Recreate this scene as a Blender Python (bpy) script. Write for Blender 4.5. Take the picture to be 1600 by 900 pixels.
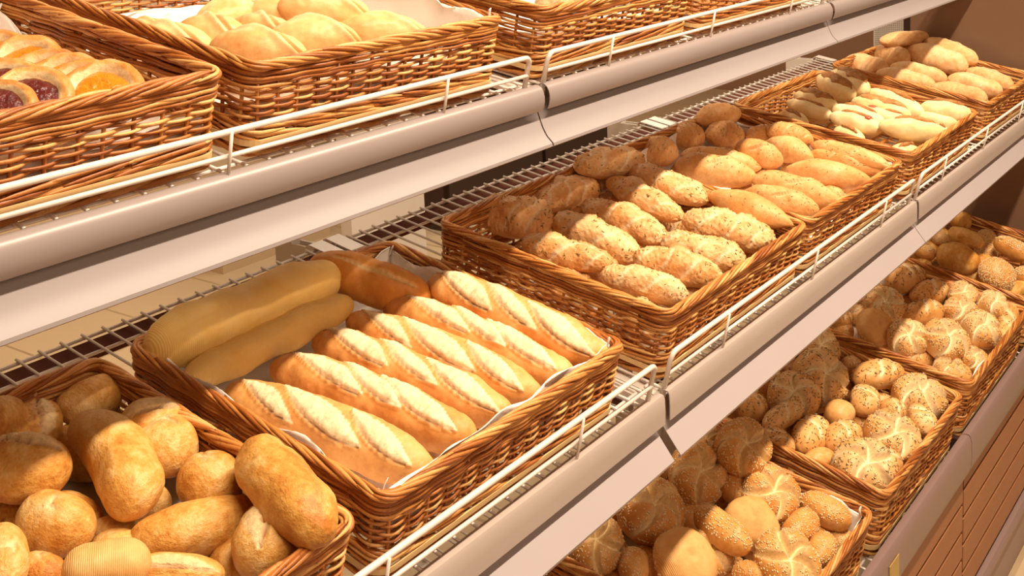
import bpy, math, random
import numpy as np
from mathutils import Matrix, Vector, noise
for _o in list(bpy.data.objects): bpy.data.objects.remove(_o, do_unlink=True)
SC = bpy.context.scene
COL = SC.collection
PI = math.pi

# ---------------------------------------------------------------- camera, light, exposure
cam_d = bpy.data.cameras.new('camera'); cam = bpy.data.objects.new('camera', cam_d); COL.objects.link(cam)
CR = ((0.590023, -0.806487, -0.038111), (-0.126243, -0.045531, -0.990954), (0.797456, 0.589497, -0.128677))
CL = (-1.22955, -0.863981, 0.266823)
cam.matrix_world = Matrix(((CR[0][0], -CR[1][0], -CR[2][0], CL[0]), (CR[0][1], -CR[1][1], -CR[2][1], CL[1]),
                           (CR[0][2], -CR[1][2], -CR[2][2], CL[2]), (0, 0, 0, 1)))
cam_d.sensor_width = 36.0; cam_d.lens = 1834.61 / 1600 * 36; cam_d.shift_y = -0.25
cam_d.clip_start = 0.02; cam_d.clip_end = 60
SC.camera = cam

world = bpy.data.worlds.new('world'); SC.world = world; world.use_nodes = True
world.node_tree.nodes['Background'].inputs[0].default_value = (0.70, 0.28, 0.085, 1)
world.node_tree.nodes['Background'].inputs[1].default_value = 0.175

def area(name, loc, target, sx, sy, power, col, spread=180):
    d = bpy.data.lights.new(name, 'AREA'); d.shape = 'RECTANGLE'; d.size = sx; d.size_y = sy
    d.energy = power; d.color = col; d.spread = math.radians(spread)
    o = bpy.data.objects.new(name, d); COL.objects.link(o); o.location = loc
    z = (Vector(loc) - Vector(target)).normalized(); x = Vector((1, 0, 0)); y = z.cross(x).normalized(); x = y.cross(z)
    o.matrix_world = Matrix(((x.x, y.x, z.x, loc[0]), (x.y, y.y, z.y, loc[1]), (x.z, y.z, z.z, loc[2]), (0, 0, 0, 1)))
    return o
# the row of ceiling lamps over the aisle, and a soft fill added behind the viewer for shop ambience
area('ceiling_lamp_row', (0.5, -0.98, 1.75), (0.5, 0.1, -0.3), 3.4, 0.10, 156, (1.0, 0.81, 0.60))
area('front_fill', (-0.6, -3.4, 1.6), (0.6, 0.0, -0.3), 3.0, 1.6, 42, (1.0, 0.72, 0.50))
area('back_aisle_light', (2.6, 1.75, 1.5), (2.6, 2.4, -1.3), 5.0, 0.8, 75, (1.0, 0.84, 0.62))

vs = SC.view_settings
vs.view_transform = 'Standard'; vs.look = 'None'; vs.gamma = 1.0; vs.use_curve_mapping = False
vs.exposure = 0.0

# ---------------------------------------------------------------- shelf frames
TH = 0.179453
SY, SZ = math.cos(TH), math.sin(TH)
ORG = {'T': Vector((0, 0, 0)), 'M': Vector((0, -0.17027, -0.379158)), 'L': Vector((0, -0.278638, -0.817971))}
def shelf_matrix(sh, x=0.0, d=0.0, h=0.0):
    s = Vector((0, SY, SZ)); n = Vector((0, -SZ, SY)); o = ORG[sh] + Vector((x, 0, 0)) + s * d + n * h
    return Matrix(((1, 0, 0, o.x), (0, s.y, n.y, o.y), (0, s.z, n.z, o.z), (0, 0, 0, 1)))

# ---------------------------------------------------------------- helpers
def new_mesh(name, verts, faces, mat, smooth=True, attr=None):
    me = bpy.data.meshes.new(name)
    me.from_pydata([tuple(v) for v in verts], [], [tuple(f) for f in faces]); me.update()
    if smooth: me.polygons.foreach_set('use_smooth', [True] * len(me.polygons))
    if smooth == 'auto': me.set_sharp_from_angle(angle=0.6)
    if mat: me.materials.append(mat)
    if attr:
        for k, a in attr.items():
            at = me.attributes.new(k, 'FLOAT', 'POINT'); at.data.foreach_set('value', [float(v) for v in a])
    return me
def obj(name, me, parent=None, matrix=None):
    o = bpy.data.objects.new(name, me); COL.objects.link(o)
    if parent: o.parent = parent
    if matrix is not None: o.matrix_world = matrix
    return o
def thing(name, label, cat, matrix, group=None):
    o = bpy.data.objects.new(name, None); COL.objects.link(o); o.empty_display_size = 0.05
    o.matrix_world = matrix; o['label'] = label; o['category'] = cat
    if group: o['group'] = group
    return o
def tag(o, label=None, cat=None, group=None, kind=None):
    if label: o['label'] = label
    if cat: o['category'] = cat
    if group: o['group'] = group
    if kind: o['kind'] = kind
    return o

class MB:
    def __init__(s): s.v = []; s.f = []; s.n = 0
    def add(s, v, f):
        v = np.asarray(v, float).reshape(-1, 3); s.v.append(v); s.f += [tuple(int(i) + s.n for i in q) for q in f]; s.n += len(v)
    def box(s, x0, x1, y0, y1, z0, z1):
        s.add([(x0,y0,z0),(x1,y0,z0),(x1,y1,z0),(x0,y1,z0),(x0,y0,z1),(x1,y0,z1),(x1,y1,z1),(x0,y1,z1)],
              [(3,2,1,0),(4,5,6,7),(0,1,5,4),(1,2,6,5),(2,3,7,6),(3,0,4,7)])
    def tube(s, pts, rad, sides=6, closed=False, up=(0, 0, 1)):
        P = np.asarray(pts, float); N = len(P)
        R = np.full(N, rad) if np.isscalar(rad) else np.asarray(rad, float)
        if closed: T = np.roll(P, -1, 0) - np.roll(P, 1, 0)
        else: T = np.gradient(P, axis=0)
        T /= np.linalg.norm(T, axis=1)[:, None] + 1e-12
        U = np.tile(np.asarray(up, float), (N, 1)); A = np.cross(T, U)
        bad = np.linalg.norm(A, axis=1) < 1e-3
        A[bad] = np.cross(T[bad], (0.31, 0.95, 0.02)); A /= np.linalg.norm(A, axis=1)[:, None]
        B = np.cross(A, T)
        an = np.arange(sides) * 2 * PI / sides
        V = P[:, None] + R[:, None, None] * (A[:, None] * np.cos(an)[None, :, None] + B[:, None] * np.sin(an)[None, :, None])
        F = []
        M = N if closed else N - 1
        for i in range(M):
            j = (i + 1) % N
            for k in range(sides):
                l = (k + 1) % sides; F.append((i*sides+k, i*sides+l, j*sides+l, j*sides+k))
        V = V.reshape(-1, 3)
        if not closed:
            F.append(tuple(range(sides))[::-1]); F.append(tuple((N-1)*sides + k for k in range(sides)))
        s.add(V, F)
    def sheet(s, prof, x0, x1, th, nx=1):
        # profile in (y, z) swept along x with thickness
        P = np.asarray(prof, float); T = np.gradient(P, axis=0); T /= np.linalg.norm(T, axis=1)[:, None]
        Nn = np.stack([-T[:, 1], T[:, 0]], 1); n = len(P)
        ring = np.vstack([P + Nn*th/2, (P - Nn*th/2)[::-1]]); m = len(ring); V = []; F = []
        for i in range(nx + 1):
            x = x0 + (x1 - x0) * i / nx; V += [(x, a, b) for a, b in ring]
        for i in range(nx):
            for k in range(m):
                l = (k+1) % m; F.append((i*m+k, (i+1)*m+k, (i+1)*m+l, i*m+l))
        for i in range(n - 1):
            F.append((i, i+1, m-2-i, m-1-i)); o = nx*m; F.append((o+i+1, o+i, o+m-1-i, o+m-2-i))
        s.add(V, F)
    def mesh(s, name, mat, smooth=True, attr=None):
        return new_mesh(name, np.vstack(s.v), s.f, mat, smooth, attr)

# ---------------------------------------------------------------- materials
def mat(name, base=(0.8, 0.8, 0.8), rough=0.5, metal=0.0, spec=0.5):
    m = bpy.data.materials.new(name); m.use_nodes = True; b = m.node_tree.nodes['Principled BSDF']
    b.inputs['Base Color'].default_value = (*base, 1); b.inputs['Roughness'].default_value = rough
    b.inputs['Metallic'].default_value = metal; b.inputs['Specular IOR Level'].default_value = spec
    return m
class NT:
    def __init__(s, m): s.m = m; s.t = m.node_tree; s.b = s.t.nodes['Principled BSDF']
    def n(s, ty, **kw):
        q = s.t.nodes.new(ty)
        for k, v in kw.items(): setattr(q, k, v)
        return q
    def l(s, a, b): s.t.links.new(a, b)
    def noise(s, scale, detail=4, rough=0.6, vec=None):
        q = s.n('ShaderNodeTexNoise'); q.inputs['Scale'].default_value = scale; q.inputs['Detail'].default_value = detail
        q.inputs['Roughness'].default_value = rough
        if vec: s.l(vec, q.inputs['Vector'])
        return q.outputs[0]
    def ramp(s, fac, stops):
        q = s.n('ShaderNodeValToRGB'); e = q.color_ramp.elements
        while len(e) < len(stops): e.new(0.5)
        for el, (p, c) in zip(e, stops):
            el.position = p; el.color = (*c, 1) if len(c) == 3 else c
        s.l(fac, q.inputs[0]); return q.outputs[0]
    def mix(s, fac, a, b, mode='MIX'):
        q = s.n('ShaderNodeMix', data_type='RGBA', blend_type=mode)
        for i, v in ((0, fac), (6, a), (7, b)):
            if hasattr(v, 'is_output') or hasattr(v, 'links'): s.l(v, q.inputs[i])
            elif i == 0: q.inputs[0].default_value = v
            else: q.inputs[i].default_value = (*v, 1)
        return q.outputs[2]
    def math(s, op, a, b=None):
        q = s.n('ShaderNodeMath', operation=op)
        for i, v in ((0, a), (1, b)):
            if v is None: continue
            if hasattr(v, 'links'): s.l(v, q.inputs[i])
            else: q.inputs[i].default_value = v
        return q.outputs[0]
    def bump(s, h, dist, strength=1.0):
        q = s.n('ShaderNodeBump'); q.inputs['Distance'].default_value = dist; q.inputs['Strength'].default_value = strength
        s.l(h, q.inputs['Height']); s.l(q.outputs[0], s.b.inputs['Normal'])
    def coord(s): return s.n('ShaderNodeTexCoord').outputs['Object']
    def geo(s, name): return s.n('ShaderNodeNewGeometry').outputs[name]
    def attr(s, name): return s.n('ShaderNodeAttribute', attribute_name=name).outputs['Fac']
    def orand(s): return s.n('ShaderNodeObjectInfo').outputs['Random']

def wicker_mat():
    m = mat('wicker', rough=0.42); t = NT(m); c = t.coord()
    r = t.geo('Random Per Island')
    nz = t.noise(45, 3, 0.6, c)
    k = t.math('ADD', t.math('MULTIPLY', r, 0.75), t.math('MULTIPLY', nz, 0.35))
    col = t.ramp(k, [(0.05, (0.18, 0.036, 0.005)), (0.4, (0.42, 0.135, 0.022)), (0.75, (0.64, 0.29, 0.075)), (1.0, (0.80, 0.50, 0.19))])
    sp = t.ramp(t.noise(260, 2, 0.5, c), [(0.60, (1, 1, 1)), (0.74, (0.45, 0.30, 0.2))])
    t.l(t.mix(0.6, col, sp, 'MULTIPLY'), t.b.inputs['Base Color'])
    t.bump(t.noise(350, 3, 0.6, c), 0.0006, 0.6); return m
def crust_mat(name, dark, mid, light, crumb, scale=22, rough=0.5, bump=0.0010, specks=0.3, span=(0.3, 0.5, 0.72), ribs=False):
    m = mat(name, rough=rough, spec=0.35); t = NT(m); c = t.coord()
    off = t.n('ShaderNodeVectorMath', operation='ADD'); t.l(c, off.inputs[0])
    sc_ = t.n('ShaderNodeVectorMath', operation='SCALE'); sc_.inputs[0].default_value = (1, 2.3, 1.7)
    t.l(t.math('MULTIPLY', t.orand(), 9.0), sc_.inputs['Scale']); t.l(sc_.outputs[0], off.inputs[1]); c = off.outputs[0]
    n1 = t.noise(scale, 4, 0.62, c); n2 = t.noise(scale * 6, 4, 0.6, c)
    k = t.math('ADD', t.math('MULTIPLY', n1, 0.65), t.math('MULTIPLY', n2, 0.35))
    k = t.math('ADD', k, t.math('MULTIPLY', t.math('SUBTRACT', t.orand(), 0.5), 0.10))
    col = t.ramp(k, [(span[0], dark), (span[1], mid), (span[2], light)])
    sp = t.ramp(t.noise(scale * 22, 2, 0.5, c), [(0.62, (1, 1, 1)), (0.72, (0.55, 0.38, 0.25))])
    col = t.mix(specks, col, sp, 'MULTIPLY')
    cr = t.ramp(t.noise(scale * 9, 4, 0.7, c), [(0.36, tuple(0.74 * v for v in crumb)), (0.55, crumb)])
    col = t.mix(t.attr('cut'), col, cr); dk = t.attr('burn')
    col = t.mix(dk, col, (dark[0]*0.75, dark[1]*0.6, dark[2]*0.5)); t.l(col, t.b.inputs['Base Color'])
    h = t.math('ADD', t.math('MULTIPLY', n2, 0.6), t.math('MULTIPLY', t.noise(scale * 16, 3, 0.6, c), 0.4))
    if ribs:
        w = t.n('ShaderNodeTexWave', bands_direction='X'); w.inputs['Scale'].default_value = 150; w.inputs['Distortion'].default_value = 0.4
        t.l(t.coord(), w.inputs['Vector']); h = t.math('ADD', h, t.math('MULTIPLY', w.outputs['Fac'], 0.5))
    t.bump(h, bump, 0.9); return m
M = {}
M['wicker'] = wicker_mat()
M['roll'] = crust_mat('roll_crust', (0.50, 0.185, 0.03), (0.68, 0.35, 0.08), (0.84, 0.58, 0.25), (0.88, 0.68, 0.38), 20, 0.42, 0.0026, 0.45, (0.36, 0.5, 0.66))
M['baguette'] = crust_mat('baguette_crust', (0.60, 0.23, 0.05), (0.75, 0.37, 0.115), (0.83, 0.50, 0.21), (0.90, 0.73, 0.45), 18, 0.5, 0.0008, 0.15)
M['plain_baguette'] = crust_mat('plain_baguette_crust', (0.60, 0.23, 0.04), (0.72, 0.33, 0.07), (0.80, 0.44, 0.13), (0.85, 0.62, 0.30), 14, 0.45, 0.0006, 0.1)
M['soft'] = crust_mat('soft_crust', (0.82, 0.50, 0.12), (0.88, 0.60, 0.19), (0.92, 0.70, 0.30), (0.9, 0.75, 0.45), 8, 0.5, 0.0005, 0.05, ribs=True)
M['braid'] = crust_mat('braid_crust', (0.62, 0.25, 0.06), (0.78, 0.43, 0.17), (0.88, 0.64, 0.36), (0.90, 0.72, 0.46), 30, 0.45, 0.0022, 0.2)
M['grain'] = crust_mat('grain_crust', (0.60, 0.24, 0.06), (0.74, 0.38, 0.13), (0.84, 0.55, 0.26), (0.86, 0.64, 0.36), 26, 0.5, 0.0014, 0.4)
M['pale'] = crust_mat('pale_crust', (0.78, 0.50, 0.20), (0.86, 0.66, 0.34), (0.90, 0.76, 0.48), (0.9, 0.78, 0.52), 18, 0.45, 0.0008, 0.1)
M['topping'] = crust_mat('baked_topping', (0.28, 0.10, 0.025), (0.46, 0.20, 0.055), (0.64, 0.36, 0.13), (0.7, 0.4, 0.2), 60, 0.35, 0.002, 0.3)
M['ciabatta'] = crust_mat('ciabatta_crust', (0.62, 0.28, 0.09), (0.78, 0.46, 0.20), (0.88, 0.66, 0.40), (0.92, 0.78, 0.55), 24, 0.6, 0.0016, 0.3)
M['kaiser'] = crust_mat('kaiser_crust', (0.50, 0.18, 0.035), (0.64, 0.30, 0.075), (0.78, 0.46, 0.17), (0.90, 0.70, 0.38), 20, 0.36, 0.0008, 0.15)
M['kaiser_pale'] = crust_mat('pale_kaiser_crust', (0.56, 0.24, 0.06), (0.70, 0.37, 0.12), (0.82, 0.54, 0.25), (0.92, 0.78, 0.50), 20, 0.4, 0.0008, 0.15)
M['base_crust'] = crust_mat('base_crust', (0.60, 0.27, 0.07), (0.74, 0.40, 0.13), (0.82, 0.52, 0.21), (0.9, 0.7, 0.4), 12, 0.5, 0.0006, 0.1, ribs=True)
M['danish'] = crust_mat('danish_crust', (0.52, 0.16, 0.03), (0.70, 0.32, 0.08), (0.84, 0.55, 0.24), (0.92, 0.78, 0.48), 24, 0.3, 0.001, 0.2)
M['twist'] = crust_mat('twist_crust', (0.66, 0.30, 0.09), (0.79, 0.48, 0.20), (0.88, 0.64, 0.33), (0.93, 0.80, 0.48), 14, 0.42, 0.0007, 0.15)
M['crumble'] = crust_mat('crumble', (0.70, 0.45, 0.18), (0.85, 0.65, 0.34), (0.92, 0.80, 0.52), (0.9, 0.8, 0.5), 120, 0.7, 0.004, 0.2)
def seed_mat(name, a, b):
    m = mat(name, rough=0.4); t = NT(m); t.l(t.mix(t.geo('Random Per Island'), a, b), t.b.inputs['Base Color']); return m
M['sesame'] = seed_mat('sesame', (0.82, 0.60, 0.28), (0.92, 0.78, 0.48))
M['caraway'] = seed_mat('caraway', (0.10, 0.055, 0.02), (0.30, 0.20, 0.07))
M['pumpkin_bits'] = seed_mat('green_seeds', (0.20, 0.15, 0.04), (0.45, 0.28, 0.08))
def jam_mat(name, a, b, rough=0.15):
    m = mat(name, rough=rough); t = NT(m); c = t.coord()
    t.l(t.mix(t.noise(90, 3, 0.6, c), a, b), t.b.inputs['Base Color']); t.bump(t.noise(140, 3, 0.6, c), 0.003, 0.9)
    t.b.inputs['Coat Weight'].default_value = 0.4; return m
M['orange_jam'] = jam_mat('orange_filling', (0.50, 0.15, 0.004), (0.70, 0.29, 0.02))
M['cherry_jam'] = jam_mat('cherry_filling', (0.05, 0.006, 0.006), (0.17, 0.025, 0.02))
M['ham'] = mat('ham', (0.62, 0.10, 0.05), 0.35)
def metal_paint(name, base, rough):
    m = mat(name, base, rough); t = NT(m); c = t.coord()
    t.l(t.mix(0.5, base, t.ramp(t.noise(5, 3, 0.6, c), [(0.3, tuple(v*0.92 for v in base)), (0.7, base)])), t.b.inputs['Base Color']); return m
M['wire'] = metal_paint('white_coated_wire', (0.80, 0.72, 0.66), 0.3)
M['rail'] = metal_paint('painted_rail', (0.30, 0.25, 0.24), 0.32)
M['rail_lit'] = metal_paint('painted_rail_lit', (0.46, 0.385, 0.345), 0.4)  # rail paint lightened: the middle tier's brighter light put into the colour
M['strip_lit'] = metal_paint('light_strip_lit', (0.42, 0.365, 0.37), 0.45)  # strip paint lightened likewise for the brighter light on the middle tier
M['strip'] = metal_paint('light_strip', (0.31, 0.27, 0.27), 0.5)
M['bracket'] = metal_paint('shelf_bracket', (0.70, 0.63, 0.56), 0.4)
M['beam'] = mat('shaded_beam', (0.11, 0.035, 0.02), 0.9, 0.0, 0.1)  # brown bar, the shade beneath the shelf put into its colour
M['low_rail'] = metal_paint('low_rail', (0.25, 0.165, 0.15), 0.35)
M['endpanel'] = metal_paint('end_panel', (0.20, 0.115, 0.07), 0.25)
def wood_mat(name, a, b, sc=8):
    m = mat(name, rough=0.5); t = NT(m); c = t.coord()
    mp = t.n('ShaderNodeMapping'); mp.inputs['Scale'].default_value = (1, 12, 12); t.l(c, mp.inputs[0])
    t.l(t.mix(t.noise(sc, 4, 0.6, mp.outputs[0]), a, b), t.b.inputs['Base Color']); return m
M['slat'] = wood_mat('slat_wood', (0.29, 0.115, 0.045), (0.36, 0.15, 0.06))
M['band'] = wood_mat('band_wood', (0.66, 0.42, 0.17), (0.82, 0.60, 0.30), 14)
def paper_mat():
    m = mat('baking_paper', (0.88, 0.82, 0.76), 0.6); t = NT(m); t.bump(t.noise(30, 4, 0.6, t.coord()), 0.004, 0.5)
    t.b.inputs['Transmission Weight'].default_value = 0.0; return m
M['paper'] = paper_mat()
def tile_mat(name, base, grout, w=0.41, off=(0, 0, 0)):
    m = mat(name, rough=0.3); t = NT(m); c = t.n('ShaderNodeNewGeometry').outputs['Position']
    mp = t.n('ShaderNodeMapping'); mp.inputs['Location'].default_value = off; t.l(c, mp.inputs[0])
    b = t.n('ShaderNodeTexBrick'); b.offset = 0; b.inputs['Scale'].default_value = 1; b.inputs['Brick Width'].default_value = w
    b.inputs['Row Height'].default_value = w; b.inputs['Mortar Size'].default_value = 0.006; b.inputs['Mortar Smooth'].default_value = 0.1
    b.inputs['Color1'].default_value = (*base, 1); b.inputs['Color2'].default_value = (*[v * 0.95 for v in base], 1)
    b.inputs['Mortar'].default_value = (*grout, 1); t.l(mp.outputs[0], b.inputs[0])
    t.l(t.mix(t.noise(4, 4, 0.6, c), b.outputs[0], tuple(v * 0.85 for v in base)), t.b.inputs['Base Color']); return m
M['tile'] = tile_mat('floor_tile', (0.62, 0.47, 0.30), (0.28, 0.18, 0.09), 0.41, (-1.162 % 0.41 * -1 + 0.41, -3.0 % 0.41 * 1, 0))
M['wall'] = metal_paint('wall_paint', (0.60, 0.44, 0.27), 0.7)
M['dark'] = metal_paint('dark_cabinet', (0.03, 0.012, 0.008), 0.4)
M['brownwall'] = metal_paint('brown_wall', (0.30, 0.16, 0.09), 0.6)

# ---------------------------------------------------------------- setting
def struct(name, mb, m, smooth=False):
    o = obj(name, mb.mesh(name, m, smooth)); o['kind'] = 'structure'; return o
b = MB(); b.box(-4, 9, -5, 6, -1.40, -1.30); struct('floor', b, M['tile'])
b = MB(); b.box(-4, 9, 3.42, 3.55, -1.3, 2.2); struct('wall_back', b, M['wall'])
b = MB(); b.box(6.4, 6.5, 0.9, 3.42, -1.3, 2.2); struct('wall_right', b, M['brownwall'])
b = MB(); b.box(-4, 6.4, 3.40, 3.42, -1.3, -1.20); struct('baseboard_back', b, M['wall'])

# things seen through the open back of the shelves
t_ = thing('storage_cabinet', 'dark cabinet standing far behind the shelves, seen between the strip and the wire shelf', 'cabinet', Matrix.Translation((2.69, 2.45, -1.3)))
b = MB(); b.box(0, 1.55, 0, 0.5, 0.06, 1.9); obj('cabinet_body', b.mesh('cabinet_body', M['dark'], False), t_)
b = MB(); b.box(0.02, 1.53, 0.03, 0.48, 0, 0.06); obj('plinth', b.mesh('plinth', M['dark'], False), t_)
for k in range(2):
    b = MB(); b.box(0.02 + 0.76*k, 0.75 + 0.76*k, -0.02, 0, 0.09, 1.87); d_ = obj('door', b.mesh('door', M['dark'], False), t_)
    b = MB(); b.tube([(0.70 + 0.12*k, -0.03, 0.9), (0.70 + 0.12*k, -0.045, 0.92), (0.70 + 0.12*k, -0.045, 1.08), (0.70 + 0.12*k, -0.03, 1.1)], 0.006); obj('handle', b.mesh('handle', M['bracket']), d_)
t_ = thing('carton', 'tan box on the floor far behind the shelves', 'box', Matrix.Translation((1.80, 2.90, -1.3)))
b = MB(); b.box(0, 0.62, 0, 0.35, 0, 0.155); obj('box_body', b.mesh('box_body', M['wall'], False), t_)
b = MB(); b.box(-0.004, 0.305, -0.004, 0.354, 0.155, 0.160); b.box(0.315, 0.624, -0.004, 0.354, 0.155, 0.160); obj('flap', b.mesh('flap', M['wall'], False), t_)
t_ = thing('wall_panel_stand', 'grey-brown panel behind the shelf uprights near the box', 'panel', Matrix.Translation((1.55, 1.9, -1.3)))
b = MB(); b.box(0, 0.38, 0, 0.05, 0, 1.0); obj('panel_board', b.mesh('panel_board', M['bracket'], False), t_)

# ---------------------------------------------------------------- shelves
def lip(sh):
    # returns price rail and light strip profiles in true (y, z) offsets from the shelf's front edge
    if sh == 'T':
        rail = [(0.012, -0.001), (0.006, 0.0018), (0.0005, 0.001), (-0.0035, -0.002), (-0.0062, -0.007), (-0.0075, -0.013), (-0.0075, -0.019), (-0.006, -0.0255), (-0.0035, -0.031)]
        strip = [(0.014, -0.022), (0.008, -0.034), (0.004, -0.046), (0.0, -0.056), (-0.006, -0.066), (-0.015, -0.0745), (-0.0155, -0.0775), (-0.013, -0.079)]
    else:
        rail = [(0.010, -0.001), (0.004, 0.0015), (-0.002, 0.0005), (-0.004, -0.004), (-0.0045, -0.020), (-0.004, -0.037)]
        strip = [(0.030, -0.026), (0.016, -0.034), (0.006, -0.046), (-0.006, -0.062), (-0.019, -0.079), (-0.018, -0.082), (-0.015, -0.0825)]
    return rail, strip
SHNAME = {'T': 'upper', 'M': 'middle', 'L': 'lowest'}
def make_shelf(sh, k):
    x0, x1 = 0.006, 0.994
    where = {-1: 'nearest the viewer', 0: 'in the middle of the picture', 1: 'at the far right end'}[k]
    root = thing('wire_shelf', f'white wire shelf of the {SHNAME[sh]} tier, bay {where}', 'shelf', shelf_matrix(sh, k, 0, -0.027 if sh == 'L' else 0), f'{SHNAME[sh]} tier shelves')
    W2L = shelf_matrix(sh, k).inverted()
    def loc(pr):   # true (y,z) offsets -> shelf local
        o = ORG[sh]; out = []
        for y, z in pr:
            v = W2L @ Vector((o.x + k, o.y + y, o.z + z)); out.append((v.y, v.z))
        return out
    b = MB(); n = 33
    for i in range(n + 1):
        x = 0.014 + (0.972) * i / n
        b.tube([(x, 0.004, -0.0035), (x, 0.02, -0.0022), (x, 0.3, -0.0022), (x, 0.594, -0.0022)], 0.0019, 6)
    for y in (0.03, 0.16, 0.30, 0.44, 0.552, 0.5905):
        b.tube([(x0, y, -0.0062), (x1, y, -0.0062)], 0.0023, 6)
    obj('wire_grid', b.mesh('wire_grid', M['wire']), root)
    for xa in (0.0015, 0.9815):
        b = MB(); b.box(xa, xa + 0.017, 0.006, 0.588, -0.016, -0.0085); obj('side_flange', b.mesh('side_flange', M['bracket'], False), root)
    b = MB(); b.box(0.01, 0.99, 0.551, 0.586, -0.014, -0.009); obj('support_beam', b.mesh('support_beam', M['beam'], False), root)
    for xa in (0.004, 0.968):
        b = MB(); b.sheet([(0.545, 0.0), (0.60, 0.0006), (0.606, -0.004), (0.607, -0.022)], xa, xa + 0.028, 0.002)
        obj('hook_plate', b.mesh('hook_plate', M['wire'], False), root)
    if sh != 'L':
        rail, strip = lip(sh)
        b = MB(); b.sheet(loc(rail), x0, x1, 0.0012, 2); obj('price_rail', b.mesh('price_rail', M['rail'] if sh == 'T' else M['rail_lit'], 'auto'), root)
        b = MB(); gl = 0.0 if (sh == 'M' and k == 0) else 0.005; gr = 0.0 if (sh == 'M' and k == -1) else 0.009
        b.sheet(loc(strip), x0 - 0.001 - gl, x1 - 0.006 + gr, 0.0012, 2)
        obj('light_strip', b.mesh('light_strip', M['strip'] if sh == 'T' else M['strip_lit'], 'auto'), root)
        H = 0.043 if sh == 'T' else 0.052
        b = MB(); xa, xb, r = 0.010, 0.968, 0.010
        pts = [(xa, 0.006, -0.012), (xa, 0.003, H - r)]
        pts += [(xa + r*(1 - math.cos(a)), 0.002, H - r + r*math.sin(a)) for a in (0.4, 0.8, 1.2)]
        pts += [(xa + r, 0.002, H), (0.3, 0.002, H), (0.7, 0.002, H), (xb - r, 0.002, H)]
        pts += [(xb - r + r*math.sin(a), 0.002, H - r + r*math.cos(a)) for a in (0.4, 0.8, 1.2)]
        pts += [(xb, 0.003, H - r), (xb, 0.006, -0.012)]
        b.tube(pts, 0.0034, 8, up=(0, 1, 0.01))
        b.tube([(xa, 0.003, H*0.42), (xb, 0.003, H*0.42)], 0.0026, 8)
        g = obj('guard_rail', b.mesh('guard_rail', M['wire']), root)
        for x in (0.165, 0.480, 0.800):
            b = MB(); b.tube([(x, -0.0015, H + 0.001), (x, -0.0008, H*0.42), (x, 0.001, -0.008)], 0.0018, 6); obj('guard_post', b.mesh('guard_post', M['wire']), g)
    return root
for k in (-1, 0, 1):
    make_shelf('T', k); make_shelf('M', k)
for k in (0, 1): make_shelf('L', k)

for k in (0, 1, 2):
    wh = {0: 'nearest the viewer', 1: 'in the middle', 2: 'at the far end'}[k]
    t_ = thing('shelf_upright', f'slim metal upright behind the shelves, the one {wh}', 'post', Matrix.Translation((k, 0.50, -1.3)), 'shelf uprights')
    b = MB(); b.box(-0.011, 0.011, -0.018, 0.018, 0, 2.1); obj('post', b.mesh('post', M['bracket'], False), t_)
    for z, y0 in ((1.3 - 0.379 + 0.10, -0.085), (1.3 + 0.10, 0.075)):
        b = MB(); 
        for xx in (-0.012, 0.008): b.box(xx, xx + 0.004, y0, 0.018 if y0 < 0 else 0.12, z - 0.05, z - 0.005)
        obj('bracket_arm', b.mesh('bracket_arm', M['bracket'], False), t_)

# lowest front: dark rail, slatted wood panels, plinth
LY, LZ = ORG['L'].y, ORG['L'].z
for k in (0, 1):
    x0, x1 = k - 0.028 + 0.003, k + 0.972
    wh = 'left of the vertical joint' if k == 0 else 'right of the vertical joint'
    t_ = thing('bumper_rail', f'dark purplish metal rail in front of the lowest baskets, {wh}', 'rail', Matrix.Translation((0, LY, LZ)), 'lowest front rails')
    b = MB(); b.sheet([(0.0125, -0.030), (0.0125, -0.006), (0.010, -0.001), (0.004, 0.0008), (-0.002, 0.0005), (-0.005, -0.003), (-0.007, -0.012), (-0.008, -0.035), (-0.007, -0.060), (-0.004, -0.071), (0.003, -0.074)], x0, x1, 0.002, 2)
    obj('rail_face', b.mesh('rail_face', M['low_rail'], 'auto'), t_)
    b = MB(); b.box(x1 - 0.02, x1 - 0.003, 0.004, 0.03, -0.03, -0.002); obj('end_bracket', b.mesh('end_bracket', M['dark'], False), t_)
    if k == 0:
        b = MB(); b.box(0.50, 0.545, -0.0104, -0.0090, -0.056, -0.018); st = obj('sticker', b.mesh('sticker', mat('yellow_sticker', (0.45, 0.30, 0.08), 0.4), False), t_); st['label'] = 'small yellowish sticker'
    t_ = thing('slat_panel', f'brown panel of horizontal wooden slats below the lowest shelf, {wh}', 'panel', Matrix.Translation((0, LY + 0.006, LZ)), 'wooden slat panels')
    b = MB(); b.box(x0 + 0.002, x1 - 0.001, 0.020, 0.028, -0.355, -0.07); obj('backing', b.mesh('backing', M['dark'], False), t_)
    sh_ = 0.0 if k == 0 else -0.030
    zs = [-0.074] + [-0.088 - 0.057 * i + sh_ for i in range(5 if k == 0 else 5)] + [-0.356]
    for i in range(len(zs) - 1):
        z1, z0 = zs[i], zs[i + 1] + 0.009
        if z1 - z0 < 0.006: continue
        b = MB(); b.box(x0 + 0.002, x1 - 0.002, 0.0, 0.020, max(z0, -0.355), z1); obj('slat', b.mesh('slat', M['slat'], False), t_)
b = MB(); b.sheet([(0.012, -0.352), (0.0, -0.354), (-0.004, -0.360), (-0.004, -0.372), (0.003, -0.376), (0.006, -0.40), (0.006, -0.481)], -1.0, 2.0, 0.002, 1)
o = obj('plinth', b.mesh('plinth', M['low_rail'], False), None, Matrix.Translation((0, LY, LZ))); tag(o, 'metal plinth with a light top edge under the slat panels', 'plinth')

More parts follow.
